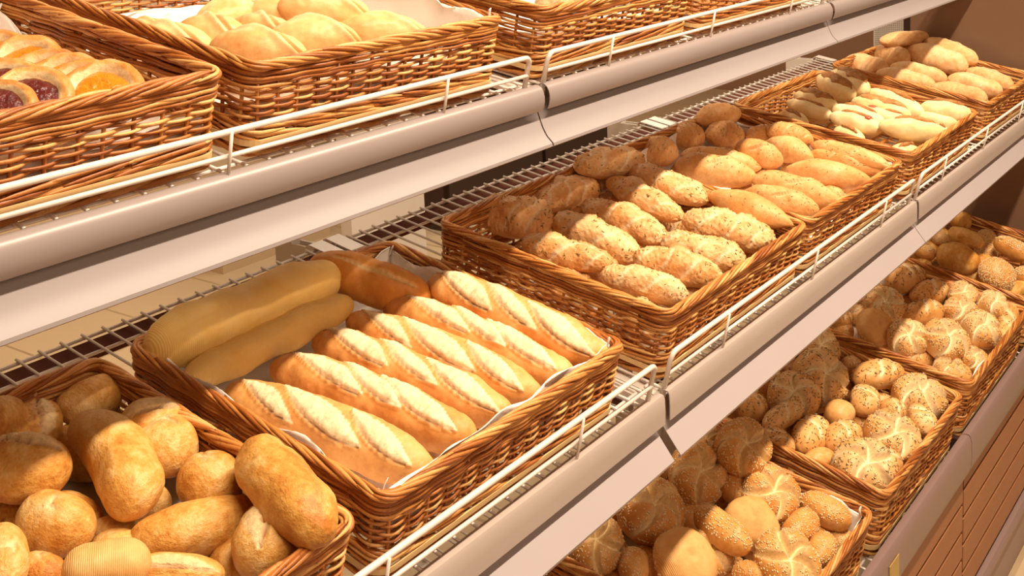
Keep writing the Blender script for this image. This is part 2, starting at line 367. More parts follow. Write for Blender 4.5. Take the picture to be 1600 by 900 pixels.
# end panel of the shelving
t_ = thing('end_panel', 'brown glossy side panel closing the shelving at the right end', 'panel', Matrix.Translation((2.0, 0, 0)))
b = MB(); b.box(0.004, 0.016, -0.34, 0.16, -1.3, 0.9); obj('side_sheet', b.mesh('side_sheet', M['endpanel'], False), t_)
b = MB(); b.box(0.004, 0.020, 0.16, 0.178, -1.3, 0.9); obj('edge_post', b.mesh('edge_post', M['dark'], False), t_)
b = MB(); nz, ny = 60, 9
def perforated(y0, y1, z0, z1, ny, nz):
    b = MB(); dy = (y1-y0)/ny; dz = (z1-z0)/nz; q = 0.24
    for i in range(nz + 1):
        z = z0 + i*dz; b.box(0.006, 0.0075, y0, y1, z - dz*q, z + dz*q)
    for j in range(ny + 1):
        y = y0 + j*dy; b.box(0.006, 0.0075, y - dy*q, y + dy*q, z0, z1)
    return b
b = perforated(0.178, 0.262, -0.35, 0.20, 16, 100); obj('perforated_strip', b.mesh('perforated_strip', M['bracket'], False), t_)
b = MB(); b.box(0.010, 0.016, 0.178, 0.262, -0.35, 0.20); obj('strip_backing', b.mesh('strip_backing', M['brownwall'], False), t_)

# ---------------------------------------------------------------- wicker baskets
BW, BD, BH = 0.435, 0.385, 0.102
def rrect(w, d, r, step=0.006):
    # closed rounded-rectangle polyline centred at 0, returned with outward normals and arc length
    pts = []; nor = []
    def line(p, q, n):
        L = math.hypot(q[0]-p[0], q[1]-p[1]); m = max(2, int(L/step))
        for i in range(m): pts.append((p[0]+(q[0]-p[0])*i/m, p[1]+(q[1]-p[1])*i/m)); nor.append(n)
    def arc(c, a0):
        m = 6
        for i in range(m):
            a = a0 + PI/2*i/m; pts.append((c[0]+r*math.cos(a), c[1]+r*math.sin(a))); nor.append((math.cos(a), math.sin(a)))
    a, b_ = w/2, d/2
    line((-a+r, -b_), (a-r, -b_), (0, -1)); arc((a-r, -b_+r), -PI/2)
    line((a, -b_+r), (a, b_-r), (1, 0)); arc((a-r, b_-r), 0)
    line((a-r, b_), (-a+r, b_), (0, 1)); arc((-a+r, b_-r), PI/2)
    line((-a, b_-r), (-a, -b_+r), (-1, 0)); arc((-a+r, -b_+r), PI)
    P = np.array(pts); N = np.array(nor); seg = np.linalg.norm(np.roll(P, -1, 0) - P, axis=1)
    return P, N, np.concatenate([[0], np.cumsum(seg)[:-1]]), seg.sum()
def basket_meshes(seed):
    rg = np.random.default_rng(seed)
    def wall(z):                                  # the wall flares a little towards the rim
        f = z / BH; return rrect(BW - 0.012 - 0.008*(1-f), BD - 0.012 - 0.008*(1-f), 0.015)
    ns = 56
    def strand(b, z, amp, rad, phase, stroke, dz=0.0, helix=None, inout=0.0):
        P, N, S, L = wall(z); n = len(P); i0 = int(rg.integers(n)); done = 0
        while done < n:
            m = int(rg.uniform(*stroke) / L * n); m = min(m, n - done + 4)
            if m < 6: break
            idx = (np.arange(i0 + done - 2, i0 + done + m)) % n; s_ = S[idx]
            t = np.arange(len(idx)) / (len(idx)-1)
            w = amp * np.cos(s_/L*ns*PI + phase) + inout
            zz = z + dz*(t-0.5) + 0.0008*np.sin(s_/L*2*PI*rg.integers(3, 9) + rg.uniform(0, 6))
            if helix:
                hr, pitch, hp = helix; ph = s_/L*round(L/pitch)*2*PI + hp; w = hr*np.cos(ph) + inout; zz = zz + hr*np.sin(ph)
            pts = np.column_stack([P[idx] + N[idx]*w[:, None], zz])
            r = rad*rg.uniform(0.85, 1.15); rr = np.full(len(idx), r); e = min(4, len(idx)//2)
            rr[:e] *= np.linspace(0.35, 1, e); rr[-e:] *= np.linspace(1, 0.35, e)
            b.tube(pts, rr, 6); done += m
    b = MB()
    z = 0.0375; k = 0
    while z < 0.0725:                              # open weave in the middle of the wall
        strand(b, z, 0.0030, 0.00185, PI*(k % 2), (0.16, 0.34)); z += 0.0042; k += 1
    for z in (0.0225, 0.0275, 0.0325):            # thick diagonal rows near the base
        for q in range(3): strand(b, z, 0, 0.0024, 0, (0.05, 0.09), 0.006, inout=0.002*(q-1)+0.001)
    for z in (0.0740, 0.0782, 0.0824, 0.0866, 0.0905):      # dense rows below the rim
        for q in (-1, 1): strand(b, z, 0.0012, 0.0022, PI*(q > 0), (0.14, 0.30), 0.003*q, inout=0.0022*q)
    weave = b.mesh('weave', M['wicker'])
    b = MB()
    for q in range(7): strand(b, 0.0955, 0, 0.0023, 0, (0.09, 0.15), helix=(0.0042, 0.15, q*2*PI/7))
    for q in range(3): strand(b, 0.0955, 0, 0.0026, 0, (0.10, 0.2), 0.004, inout=0.002*(q-1))
    rim = b.mesh('rim', M['wicker'])
    b = MB(); P0, N0, S0, L0 = wall(0.004); P1, N1, S1, L1 = wall(0.094)
    for i in range(ns):
        u = i/ns; a = P0[int(u*len(P0))]; c = P1[int(u*len(P1))]
        b.tube([(a[0], a[1], 0.004), ((a[0]+c[0])/2, (a[1]+c[1])/2, 0.045), (c[0], c[1], 0.094)], 0.0021, 6, up=(0.3, 0.9, 0.1))
    stakes = b.mesh('stakes', M['wicker'])
    b = MB()
    for q in range(3): strand(b, 0.0062, 0, 0.0029, 0, (0.08, 0.13), helix=(0.0028, 0.12, q*2.1))
    foot = b.mesh('foot', M['wicker'])
    P, N, S, L = wall(0.008); b = MB(); n = len(P); o_ = 0.0058
    V = []
    for z in (0.0130, 0.0195):
        for w in (o_, o_ - 0.0022):
            V += [(P[i][0]+N[i][0]*w, P[i][1]+N[i][1]*w, z) for i in range(n)]
    F = []
    for i in range(n):
        j = (i+1) % n; F += [(i, j, 2*n+j, 2*n+i), (n+j, n+i, 3*n+i, 3*n+j), (2*n+i, 2*n+j, 3*n+j, 3*n+i), (j, i, n+i, n+j)]
    b.add(V, F); band = b.mesh('wood_band', M['band'], False)
    b = MB()                                     # woven bottom
    a, d = (BW-0.045)/2, (BD-0.045)/2
    for i in range(14):
        y = -d + 2*d*i/13; x = np.linspace(-a, a, 40); b.tube(np.column_stack([x, np.full(40, y), 0.012 + 0.0025*np.cos(x/0.028*PI + PI*(i % 2))]), 0.0042, 6)
    for i in range(14):
        x = -a + 2*a*i/13; b.tube([(x, -d, 0.012), (x, d, 0.012)], 0.0022, 6)
    bottom = b.mesh('bottom', M['wicker'])
    return dict(rim=rim, weave=weave, stakes=stakes, foot_braid=foot, wood_band=band, bottom=bottom)
BM = [basket_meshes(11), basket_meshes(22), basket_meshes(33)]
BASKETS = {   # name: shelf, left x, right x, yaw, label
 'A': ('M', -0.982, -0.543, 0, 'wicker basket of smooth brown rolls in the bottom left corner'),
 'B': ('M', -0.514, -0.089, 0, 'wicker basket holding the long scored baguettes'),
 'C': ('M', 0.008, 0.461, 0, 'wicker basket of knobbly braided rolls with green seeds in the centre'),
 'D': ('M', 0.466, 0.915, 0, 'wicker basket of tapered seeded rolls behind the braided ones'),
 'E': ('M', 0.964, 1.427, 0, 'wicker basket of whitish rolls with brown topping'),
 'F': ('M', 1.518, 1.959, 0, 'farthest wicker basket of the middle tier, holding floury loaves by the end panel'),
 'T1': ('T', -0.952, -0.513, 0, 'wicker basket of fruit-filled pastries in the top left corner'),
 'T2': ('T', -0.486, -0.076, 0, 'wicker basket of pale twisted buns on white paper'),
 'T3': ('T', 0.002, 0.429, 0, 'top tier wicker basket with crumble buns, right of the twisted buns'),
 'T4': ('T', 0.458, 0.909, 0, 'top tier wicker basket cut off by the top edge, at the far right'),
 'L1': ('L', 0.013, 0.451, 0, 'nearest lowest wicker basket, full of sesame star rolls'),
 'L2': ('L', 0.502, 0.934, 0, 'second lowest wicker basket, with dark-seeded star rolls, largest whitish one at its corner'),
 'L3': ('L', 0.980, 1.445, 0, 'third lowest wicker basket, seeded star rolls in front of the far one'),
 'L4': ('L', 1.490, 1.939, 0, 'farthest lowest wicker basket, with plain and fully seeded rolls'),
}
BF = 0.011
for i, (nm, (sh, xa, xb, yaw, lab)) in enumerate(BASKETS.items()):
    w = xb - xa; low = sh == 'L'; mtx = shelf_matrix(sh, (xa+xb)/2, BF + BD/2, -0.026 if low else 0.0)
    r = thing('wicker_basket', lab, 'basket', mtx, 'wicker baskets on the shelves')
    flip = -1 if i % 2 else 1
    for pn, me in BM[i % 3].items():
        c_ = obj(pn, me, r); c_.scale = (w/BW*flip, 1, 1.255 if low else 1)
    if 'wood_band' == pn: pass

# ---------------------------------------------------------------- bread builders
def nz3(x, y, z, s, o=0.0): return noise.noise(Vector((x*s + o, y*s + 1.7*o, z*s - o)))
def loaf_mesh(name, m, L, W, H, seed, p=3.0, q=2.0, nu=48, nv=32, bend=0.0, flat=0.62, lump=0.06, fine=0.015, feat=None, waist=0.0):
    V = []; cut = []; burn = []; so = seed * 3.17
    for i in range(nu + 1):
        xi = -math.cos(PI*i/nu)
        r0 = max(0.0, 1 - abs(xi)**p)**(1/q)
        r0 *= 1 + waist*math.cos(xi*PI*1.2 + seed)
        for j in range(nv):
            if i in (0, nu) and j > 0: continue
            ph = 2*PI*j/nv; cy, cz = math.cos(ph), math.sin(ph)
            y = W/2*r0*(abs(cy)**0.9)*(1 if cy > 0 else -1); z = (H*0.55 if cz > 0 else H*0.45*flat/0.62)*r0*(abs(cz)**0.9)*(1 if cz > 0 else -1)
            x = L/2*xi
            d = lump*W*nz3(x, y, z, 1.6/W, so) + fine*W*nz3(x, y, z, 7/W, so)
            ct = bn = 0.0
            if feat:
                dd, ct, bn = feat(xi, ph, x, y, z, cy, cz, seed); d += dd*W
            nrm = math.hypot(cy, cz); k = r0**0.5 if r0 > 0 else 0
            y += d*cy*k; z += d*cz*k; x += (1-k)*d*(1 if xi > 0 else -1)
            y += bend*L*(xi*xi - 0.3)
            V.append((x, y, z)); cut.append(min(1, max(0, ct))); burn.append(min(1, max(0, bn)))
    F = []
    def vi(i, j): return 0 if i == 0 else (1 + (nu-1)*nv if i == nu else 1 + (i-1)*nv + j % nv)
    for i in range(nu):
        for j in range(nv):
            if i == 0: F.append((0, vi(1, j+1), vi(1, j)))
            elif i == nu-1: F.append((vi(i, j), vi(i, j+1), vi(nu, 0)))
            else: F.append((vi(i, j), vi(i, j+1), vi(i+1, j+1), vi(i+1, j)))
    me = new_mesh(name, V, F, m, True, {'cut': cut, 'burn': burn}); return me
def sstep(a, b, x): t = min(1, max(0, (x-a)/(b-a))); return t*t*(3-2*t)
def ang(ph): return (ph - PI/2 + PI) % (2*PI) - PI          # 0 at the top
def f_split(xi, ph, x, y, z, cy, cz, sd):
    t = ang(ph) - 0.25*math.sin(xi*2 + sd) - (0.25 if sd % 2 else -0.15)
    w = 0.42*max(0, 1 - abs(xi/0.93)**2.2)
    if w <= 0.02: return 0, 0, 0
    if abs(t) > w: return 0.03*math.exp(-((abs(t)-w)/0.12)**2), 0, 0
    u = t/w; g = math.exp(-((u - 0.75)/0.12)**2)
    return -0.13*g + 0.03*(1-u*u) + 0.02*nz3(x, y, z, 260), 0.75*(1-sstep(0.8, 1, abs(u))), 0.9*g
def f_crack(xi, ph, x, y, z, cy, cz, sd):
    t = ang(ph); dx = xi - 0.25*math.sin(sd*2.1); dy = t - 0.3*math.cos(sd*1.3)
    r = math.hypot(dx, dy*0.7); a = math.atan2(dy, dx)
    c = math.exp(-(abs(math.sin(a*1.5 + sd) )*r/0.06)**2)*max(0, 1 - r/0.6)
    return -0.07*c, 0.8*c + 0.9*max(0, 1 - r/0.5)*(0.45 + 1.2*nz3(x, y, z, 120)), 0.0
def f_bag(ncut):
    def f(xi, ph, x, y, z, cy, cz, sd):
        t = ang(ph); best = (0, 0, 0)
        if abs(t) > 1.35: return best
        for k in range(ncut):
            xc = -0.72 + 1.44*(k + 0.5)/ncut + 0.05*math.sin(sd*3 + k*5)
            u = (xi - xc)/((1.16 + 0.16*math.sin(sd*2 + k*3))/ncut); 
            tt = t - u*0.58 + 0.06*math.sin(sd + k)
            if abs(u) >= 1: continue
            w = (0.46 + 0.09*math.sin(sd*5.1 + k*2.3))*(1 - abs(u)**2.2)**0.8
            if abs(tt) < w + 0.14:
                v = tt/max(w, 0.02)
                if abs(tt) <= w:
                    edge = math.exp(-((v - 0.86)/0.13)**2)
                    rough = 0.018*nz3(x, y, z, 330, sd) + 0.022*nz3(x, y, z, 120, sd)
                    return 0.035*(1 - v*v) + rough - 0.075*edge, 1 - sstep(0.86, 1.0, abs(v)), 0.7*edge
                best = (0.05*math.exp(-((abs(tt)-w)/0.07)**2)*(1 if tt > 0 else 0.4), 0.0, 0.22 if (tt > 0 and tt - w < 0.05) else 0)
        return best
    return f
def f_plainbag(xi, ph, x, y, z, cy, cz, sd):
    t = ang(ph) - 0.45 - 0.2*xi; w = 0.22*max(0, 1 - abs((xi-0.1)/0.8)**2)
    if w <= 0.02 or abs(t) > w: return 0, 0, 0
    v = t/w; return -0.05*(1-abs(v)) + 0.03*nz3(x, y, z, 240), 0.8*(1-v*v), 0
def f_braid(n, amp):
    def f(xi, ph, x, y, z, cy, cz, sd):
        t = ang(ph)
        if abs(t) > 1.9: return 0, 0, 0
        s = 1 if t > 0 else -1
        a = xi*n*PI*0.5*(1 + 0.18*math.sin(xi*2.3 + sd)) + s*abs(t)*0.9 + (0.5 if s > 0 else 0)*PI + sd + 0.5*nz3(x, y, z, 30, sd)
        v = abs(math.sin(a)); mid = math.exp(-(t/0.16)**2)
        k = 1 - sstep(1.4, 1.9, abs(t)); g = math.exp(-(v/0.26)**2)
        r = 0.02*nz3(x, y, z, 420, sd) + 0.07*max(0, nz3(x, y, z, 260, sd+4) - 0.12)
        return k*(amp*(v**0.6) - amp*0.7 - 0.3*amp*mid) + r, k*max(0.75*g, 0.35*mid), 0
    return f
def f_gash(xi, ph, x, y, z, cy, cz, sd):
    t = ang(ph) - 0.2; u = xi - 0.25 + t*0.55
    g = math.exp(-(u/0.05)**2)*(1 - sstep(0.5, 1.0, abs(t)))
    lipv = math.exp(-((u + 0.09)/0.07)**2)*(1 - sstep(0.5, 1.0, abs(t)))
    return -0.13*g + 0.05*lipv + 0.012*nz3(x, y, z, 300), 0.6*math.exp(-((u-0.09)/0.09)**2)*(1 - sstep(0.5, 1.0, abs(t))), 0.4*g
def f_fold(xi, ph, x, y, z, cy, cz, sd):
    t = ang(ph); a = abs(math.sin(xi*4.2 + t*0.8 + sd)); g = math.exp(-(a/0.14)**2)*(1 - sstep(0.9, 1.5, abs(t)))
    return -0.05*g + 0.012*nz3(x, y, z, 320), 0.5*g, 0.0
def f_cia(xi, ph, x, y, z, cy, cz, sd):
    t = ang(ph) - 0.15*math.sin(xi*4 + sd); g = math.exp(-(t/0.10)**2)*max(0, 1 - abs(xi/0.7)**2)
    return -0.05*g + 0.012*nz3(x, y, z, 200), 0.6*math.exp(-(t/0.3)**2)*max(0, 1-abs(xi/0.75)**2)*(0.6+nz3(x, y, z, 120)) , 0.5*g
def f_top(xi, ph, x, y, z, cy, cz, sd):
    t = ang(ph); g = math.exp(-((t-0.35)/0.09)**2)*max(0, 1 - abs(xi/0.8)**2); return -0.05*g, 0.5*math.exp(-(t/0.35)**2), 0.2*g
def f_ovalk(xi, ph, x, y, z, cy, cz, sd):
    t = ang(ph); u = xi + 0.35*t; g = math.exp(-((abs(u)-0.0)/0.10)**2)*(1 - sstep(0.7, 1.2, abs(t))); g2 = math.exp(-((u-0.5)/0.09)**2)*(1 - sstep(0.6, 1.1, abs(t)))
    return 0.02 - 0.07*g - 0.05*g2, 0.8*g + 0.6*g2, 0
def f_twist(xi, ph, x, y, z, cy, cz, sd):
    t = ang(ph); u = xi*1.2 - 0.8*t - 0.1; g = math.exp(-(u/0.09)**2)*(1 - sstep(0.8, 1.5, abs(t)))
    l2 = math.exp(-((u+0.22)/0.2)**2)*(1 - sstep(0.8, 1.5, abs(t)))
    cr = math.exp(-((t+0.35)/0.05)**2)*math.exp(-((xi+0.35)/0.22)**2)
    return -0.16*g + 0.08*l2 - 0.03*cr, 0.3*l2 + 0.3*cr, 0.25*cr + 0.45*g
def kaiser_mesh(name, m, seed, R=0.05, H=0.058, nr=44, na=120):
    V = []; cut = []; burn = []; tw = 0.7 if seed % 2 else -0.7; ph0 = seed*1.3; rg = random.Random(seed); irr = [rg.uniform(-0.06, 0.06) for _ in range(5)]
    for i in range(nr + 1):
        th = PI*i/nr; rho = math.sin(th); top = th < PI/2; rr = (th/(PI/2)) if top else 1
        for j in range(na):
            if i in (0, nr) and j > 0: continue
            a = 2*PI*j/na; x = R*rho**0.92*math.cos(a); y = R*rho**0.92*math.sin(a)
            z = (H*0.58*math.cos(th)**0.85) if top else -H*0.42*(-math.cos(th))**0.62
            f = 1 + 0.05*nz3(x, y, z, 26, seed) + 0.035*math.cos(2*a+seed)
            ct = bn = 0.0; dz = 0.0; dr = 0.0
            if rr < 1.05 and th < PI*0.62:
                q = min(1.2, th/(PI/2)); sec = 2*PI/5; b_ = (a - ph0 - tw*q)/sec; k = int(math.floor(b_ + 0.5)); w_ = b_ - k - irr[k % 5]*q
                arc = w_*sec*q*R
                fade = 1 - sstep(0.85, 1.15, q)
                side = arc*(1 if tw > 0 else -1)
                g = math.exp(-(arc/0.0028)**2); pale = math.exp(-((arc)/(0.0052))**2)
                lobe = math.cos(w_*PI)**2 if False else abs(math.sin(w_*PI))
                dz = fade*(-0.0100*g + 0.0085*(lobe**0.8)*sstep(0.0, 0.4, q) - 0.004*math.exp(-(q/0.12)**2) + 0.003*math.exp(-((side-0.004)/0.003)**2)*sstep(0.1, 0.4, q))
                ct = fade*max(pale*0.95, math.exp(-(q/0.10)**2))
                dr = -0.05*g*sstep(0.6, 1, q)*(1 - sstep(1.0, 1.2, q))
            z += dz; x *= f*(1+dr); y *= f*(1+dr)
            V.append((x, y, z)); cut.append(min(1, ct)); burn.append(0)
    F = []
    def vi(i, j): return 0 if i == 0 else (1 + (nr-1)*na if i == nr else 1 + (i-1)*na + j % na)
    for i in range(nr):
        for j in range(na):
            if i == 0: F.append((0, vi(1, j), vi(1, j+1)))
            elif i == nr-1: F.append((vi(i, j+1), vi(i, j), vi(nr, 0)))
            else: F.append((vi(i, j), vi(i+1, j), vi(i+1, j+1), vi(i, j+1)))
    return new_mesh(name, V, F, m, True, {'cut': cut, 'burn': burn})
def seeds_mesh(name, me, m, count, size, seed, zmin=0.2, cutmax=0.5, side=None, jitter=0.0):
    rg = random.Random(seed); b = MB(); at = me.attributes['cut'].data
    polys = [p_ for p_ in me.polygons if p_.normal.z > zmin and at[p_.vertices[0]].value < cutmax and (side is None or side(p_.center))]
    if not polys: polys = list(me.polygons)
    cum = []; s_ = 0
    for p_ in polys: s_ += p_.area; cum.append(s_)
    import bisect
    sl, sw, sh_ = size
    base = [(1, 0, 0), (-1, 0, 0), (0.15, 1, 0), (0.15, -1, 0), (0.1, 0, 1), (0, 0, -0.6), (-0.5, 0.75, 0.3), (-0.5, -0.75, 0.3), (0.65, 0.55, 0.5), (0.65, -0.55, 0.5)]
    fs = [(0, 8, 4), (0, 4, 9), (0, 2, 8), (0, 9, 3), (8, 2, 4), (9, 4, 3), (2, 6, 4), (3, 4, 7), (6, 1, 4), (1, 7, 4), (0, 5, 2), (0, 3, 5), (2, 5, 6), (3, 7, 5), (6, 5, 1), (1, 5, 7)]
    for _ in range(count):
        p_ = polys[bisect.bisect(cum, rg.random()*s_) % len(polys)]
        n = Vector(p_.normal); vs_ = [Vector(me.vertices[i].co) for i in p_.vertices]
        ws = [rg.random() + 0.05 for _ in vs_]; c_ = sum((v*w for v, w in zip(vs_, ws)), Vector())/sum(ws)
        t = n.cross(Vector((rg.uniform(-1, 1), rg.uniform(-1, 1), rg.uniform(-1, 1)))).normalized(); u = n.cross(t)
        n2 = (n + t*rg.uniform(-0.25, 0.25)).normalized(); k = rg.uniform(0.8, 1.2); c_ = c_ + n*sh_*0.25
        b.add([tuple(c_ + t*(q[0]*sl/2*k) + u*(q[1]*sw/2*k) + n2*(q[2]*sh_/2*k)) for q in base], fs)
    return b.mesh(name, m, True)
def topping_mesh(name, m, L, W, H, seed, cover=0.8, wid=0.9):
    # thin irregular crust patch lying on the upper side of a loaf
    nu, nv = 40, 18; V = []; so = seed*2.3
    for lay in (0, 1):
        for i in range(nu + 1):
            xi = -cover + 2*cover*i/nu; r0 = max(0.01, 1 - abs(xi)**3)**0.5
            edge = wid*(1 - abs(xi/cover)**3)*(0.75 + 0.5*noise.noise(Vector((xi*4, so, 0)))) + 0.05
            for j in range(nv + 1):
                v = -1 + 2*j/nv; ph = PI/2 - v*edge - 0.15
                th_ = (0.0028 + 0.0035*abs(noise.noise(Vector((xi*14, v*5, so)))))*(1 - v**4)*(1 - (xi/cover)**6) if lay else -0.003
                y = (W/2*r0 + th_)*math.cos(ph); z = (H*0.57*r0 + th_)*math.sin(ph); V.append((L/2*xi*1.0, y, z))
    F = []; o = (nu+1)*(nv+1)
    for i in range(nu):
        for j in range(nv):
            a = i*(nv+1)+j; F.append((o+a, o+a+1, o+a+nv+2, o+a+nv+1)); F.append((a+1, a, a+nv+1, a+nv+2))
    for i in range(nu):
        a = i*(nv+1); F.append((a, o+a, o+a+nv+1, a+nv+1)); a += nv; F.append((a+nv+1, o+a+nv+1, o+a, a))
    n = len(V); return new_mesh(name, V, F, m, True, {'cut': [0]*n, 'burn': [0]*n})
def danish_mesh(name, m, seed, R=0.05):
    V = []; cut = []; brn = []; na, nr = 96, 30; so = seed*1.9
    prof = [(0, -0.012), (0.5, -0.012), (0.85, -0.011), (0.97, -0.006), (1.0, 0.001), (0.98, 0.008), (0.92, 0.0125), (0.84, 0.0145), (0.76, 0.0140), (0.69, 0.0115), (0.64, 0.0075), (0.58, 0.0045), (0.4, 0.0035), (0.2, 0.003), (0, 0.003)]
    for i, (r, z) in enumerate(prof):
        for j in range(na):
            if r == 0 and j > 0: continue
            a = 2*PI*j/na; sw = 0.10*math.sin(a*3 + r*7 + so) + 0.05*noise.noise(Vector((math.cos(a)*3, math.sin(a)*3, so)))
            k = 1 + 0.06*noise.noise(Vector((math.cos(a)*1.2, math.sin(a)*1.2, so))) ; zz = z*(1 + sw*(1 if z > 0 else 0)) + 0.001*math.sin(a*9 + r*25)*(1 if 0.6 < r < 0.97 and z > 0 else 0)
            V.append((R*r*k*math.cos(a), R*r*k*math.sin(a), zz)); cut.append(0.9*math.exp(-((r-0.66)/0.06)**2) if z > 0 else 0.3); brn.append(0.45*math.exp(-((r-0.92)/0.09)**2))
    idx = []; n_ = 0
    for r, z in prof: idx.append(n_); n_ += 1 if r == 0 else na
    F = []
    for i in range(len(prof)-1):
        for j in range(na):
            k = (j+1) % na
            if i == 0: F.append((0, idx[1]+k, idx[1]+j))
            elif i == len(prof)-2: F.append((idx[i]+j, idx[i]+k, idx[i+1]))
            else: F.append((idx[i]+j, idx[i]+k, idx[i+1]+k, idx[i+1]+j))
    return new_mesh(name, V, F, m, True, {'cut': cut, 'burn': brn})
def filling_mesh(name, m, seed, R=0.034):
    V = [(0, 0, 0.0105)]; na, nr = 48, 10; F = []
    for i in range(1, nr+1):
        r = i/nr
        for j in range(na):
            a = 2*PI*j/na; z = 0.0105 - 0.006*r**4 + 0.0016*noise.noise(Vector((r*math.cos(a)*6, r*math.sin(a)*6, seed))); k = 1 + 0.06*math.sin(3*a+seed)
            V.append((R*r*k*math.cos(a), R*r*k*math.sin(a), z if i < nr else 0.001))
    for j in range(na):
        k = (j+1) % na; F.append((0, 1+j, 1+k))
        for i in range(nr-1): F.append((1+i*na+j, 1+(i+1)*na+j, 1+(i+1)*na+k, 1+i*na+k))
    return new_mesh(name, V, F, m, True)

CARA = (0.0046, 0.0014, 0.0012); SES = (0.0035, 0.0023, 0.0015)
# kind -> list of variants; a variant is (mesh, native length, width, [(child name, mesh, kind), ...])
KIND = {}
def add(kind, me, L, W, kids=()): KIND.setdefault(kind, []).append((me, L, W, list(kids)))
for q in range(3):
    add('roll', loaf_mesh('roll', M['roll'], .12, .055, .052, q+1, 3.2, 2.1, bend=0.09*(1, -1, 0.4)[q], lump=0.09), .12, .055)
    add('roll_split', loaf_mesh('split_roll', M['roll'], .085, .06, .055, q+4, 2.6, 2.0, feat=f_split, nu=60, nv=56), .085, .06)
    add('roll_crack', loaf_mesh('cracked_roll', M['roll'], .068, .057, .054, q+7, 2.4, 2.0, feat=f_crack, nu=56, nv=52), .068, .057)
add('roll_grid', loaf_mesh('underside_roll', M['base_crust'], .09, .055, .05, 11, 3, 2.1), .09, .055)
for q in range(3):
    add('baguette', loaf_mesh('baguette', M['baguette'], .26, .052, .050, q+12, 3.7, 1.9, 240, 72, 0.006*(1, -1, 0)[q], feat=f_bag((3, 3, 3)[q]), lump=0.07), .26, .052)
add('baguette_plain', loaf_mesh('plain_baguette', M['plain_baguette'], .18, .056, .054, 15, 3.2, 1.9, 120, 56, 0.03, feat=f_plainbag, lump=0.08), .18, .056)
for q in range(2): add('soft_baguette', loaf_mesh('soft_baguette', M['soft'], .27, .052, .05, q+16, 5, 2.2, 80, 32, 0.01, lump=0.08, waist=0.03), .27, .052)
def seeded(kind, me, L, W, m, cnt, size, seed, **kw):
    add(kind, me, L, W, [('seeds', seeds_mesh('seeds', me, m, cnt, size, seed, **kw), 'stuff')])
for q in range(4):
    seeded('braid', loaf_mesh('braided_roll', M['braid'], .13, .052, .044, q+20, 3.0, 2.0, 110, 72, 0.02*(1, -1, 0, 1)[q], feat=f_braid((3, 3.6, 2.6, 3.2)[q], 0.075), lump=0.12), .13, .052, M['pumpkin_bits'], 55, (.0052, .0016, .0012), q)
seeded('braid_round', loaf_mesh('knotted_roll', M['braid'], .13, .07, .05, 25, 2.6, 2.0, 110, 80, feat=f_braid(3.6, 0.10), lump=0.10), .13, .07, M['pumpkin_bits'], 70, (.0052, .0016, .0012), 5)
for q in range(3):
    seeded('grain_roll', loaf_mesh('grain_roll', M['grain'], .12, .045, .04, q+30, 2.3, 1.5, 90, 56, feat=f_fold), .12, .045, M['pumpkin_bits'], 60, (.0038, .0012, .001), q+9)
for q in range(2):
    seeded('gash_roll', loaf_mesh('gashed_roll', M['grain'], .13, .047, .043, q+34, 2.6, 1.7, 90, 56, feat=f_gash), .13, .047, M['pumpkin_bits'], 45, (.0038, .0012, .001), q+14)
    seeded('spindle', loaf_mesh('spindle_roll', M['grain'], .13, .045, .042, q+37, 2.0, 1.25, 60, 36, 0.02, lump=0.06), .13, .045, M['pumpkin_bits'], 22, (.0036, .0011, .001), q+17)
for q in range(2):
    me = loaf_mesh('topped_roll', M['pale'], .125, .042, .038, q+40, 2.8, 1.9, 70, 44, 0.015, feat=f_top)
    hm = MB(); hx = 0.02 - 0.05*q; hm.add([(hx, -.006, .019), (hx+.012, -.008, .018), (hx+.013, .003, .021), (hx+.001, .005, .0215), (hx+.001, -.006, .022), (hx+.011, -.007, .021), (hx+.012, .003, .0235), (hx+.002, .004, .024)], [(3,2,1,0),(4,5,6,7),(0,1,5,4),(1,2,6,5),(2,3,7,6),(3,0,4,7)])
    add('topped', me, .125, .042, [('ham_piece', hm.mesh('ham_piece', M['ham']), None), ('topping', topping_mesh('topping', M['topping'], .125, .042, .038, q+3, 0.6, 0.22), None)])
    add('topped_dark', me, .125, .042, [('topping', topping_mesh('topping', M['topping'], .125, .042, .038, q+7, 0.84, 1.15), None)])
for q in range(3): add('ciabatta', loaf_mesh('floury_loaf', M['ciabatta'], .14, .052, .045, q+50, 2.7, 1.9, 80, 44, 0.01, feat=f_cia, lump=0.08), .14, .052)
for q in range(4):
    me = kaiser_mesh('star_roll', M['kaiser_pale'], q+1); seeded('kaiser_caraway', me, .1, .1, M['caraway'], 190, CARA, q, zmin=0.15, cutmax=0.55)
    KIND['kaiser_caraway'][-1][3].append(('sesame', seeds_mesh('sesame', me, M['sesame'], 150, SES, q+40, zmin=0.1, cutmax=0.4), 'stuff'))
    me = kaiser_mesh('sesame_star_roll', M['kaiser'], q+5); seeded('kaiser_sesame', me, .1, .1, M['sesame'], 460, SES, q+50, zmin=-0.05, cutmax=0.5)
for q in range(3):
    me = loaf_mesh('oval_roll', M['kaiser_pale'], .09, .052, .046, q+60, 2.6, 1.9, 72, 52, feat=f_ovalk); seeded('caraway_oval', me, .09, .052, M['caraway'], 110, CARA, q+70, zmin=0.1, cutmax=0.7)
    me = loaf_mesh('oval_sesame_roll', M['kaiser'], .10, .05, .046, q+64, 2.8, 1.9, 64, 44, 0.02); seeded('sesame_oval', me, .10, .05, M['sesame'], 210, SES, q+80, zmin=0.2, side=(lambda c_: c_.y < 0.012) if q else None)
me = loaf_mesh('soft_oval_roll', M['kaiser_pale'], .08, .052, .045, 68, 2.5, 2.0); add('soft_oval', me, .08, .052)
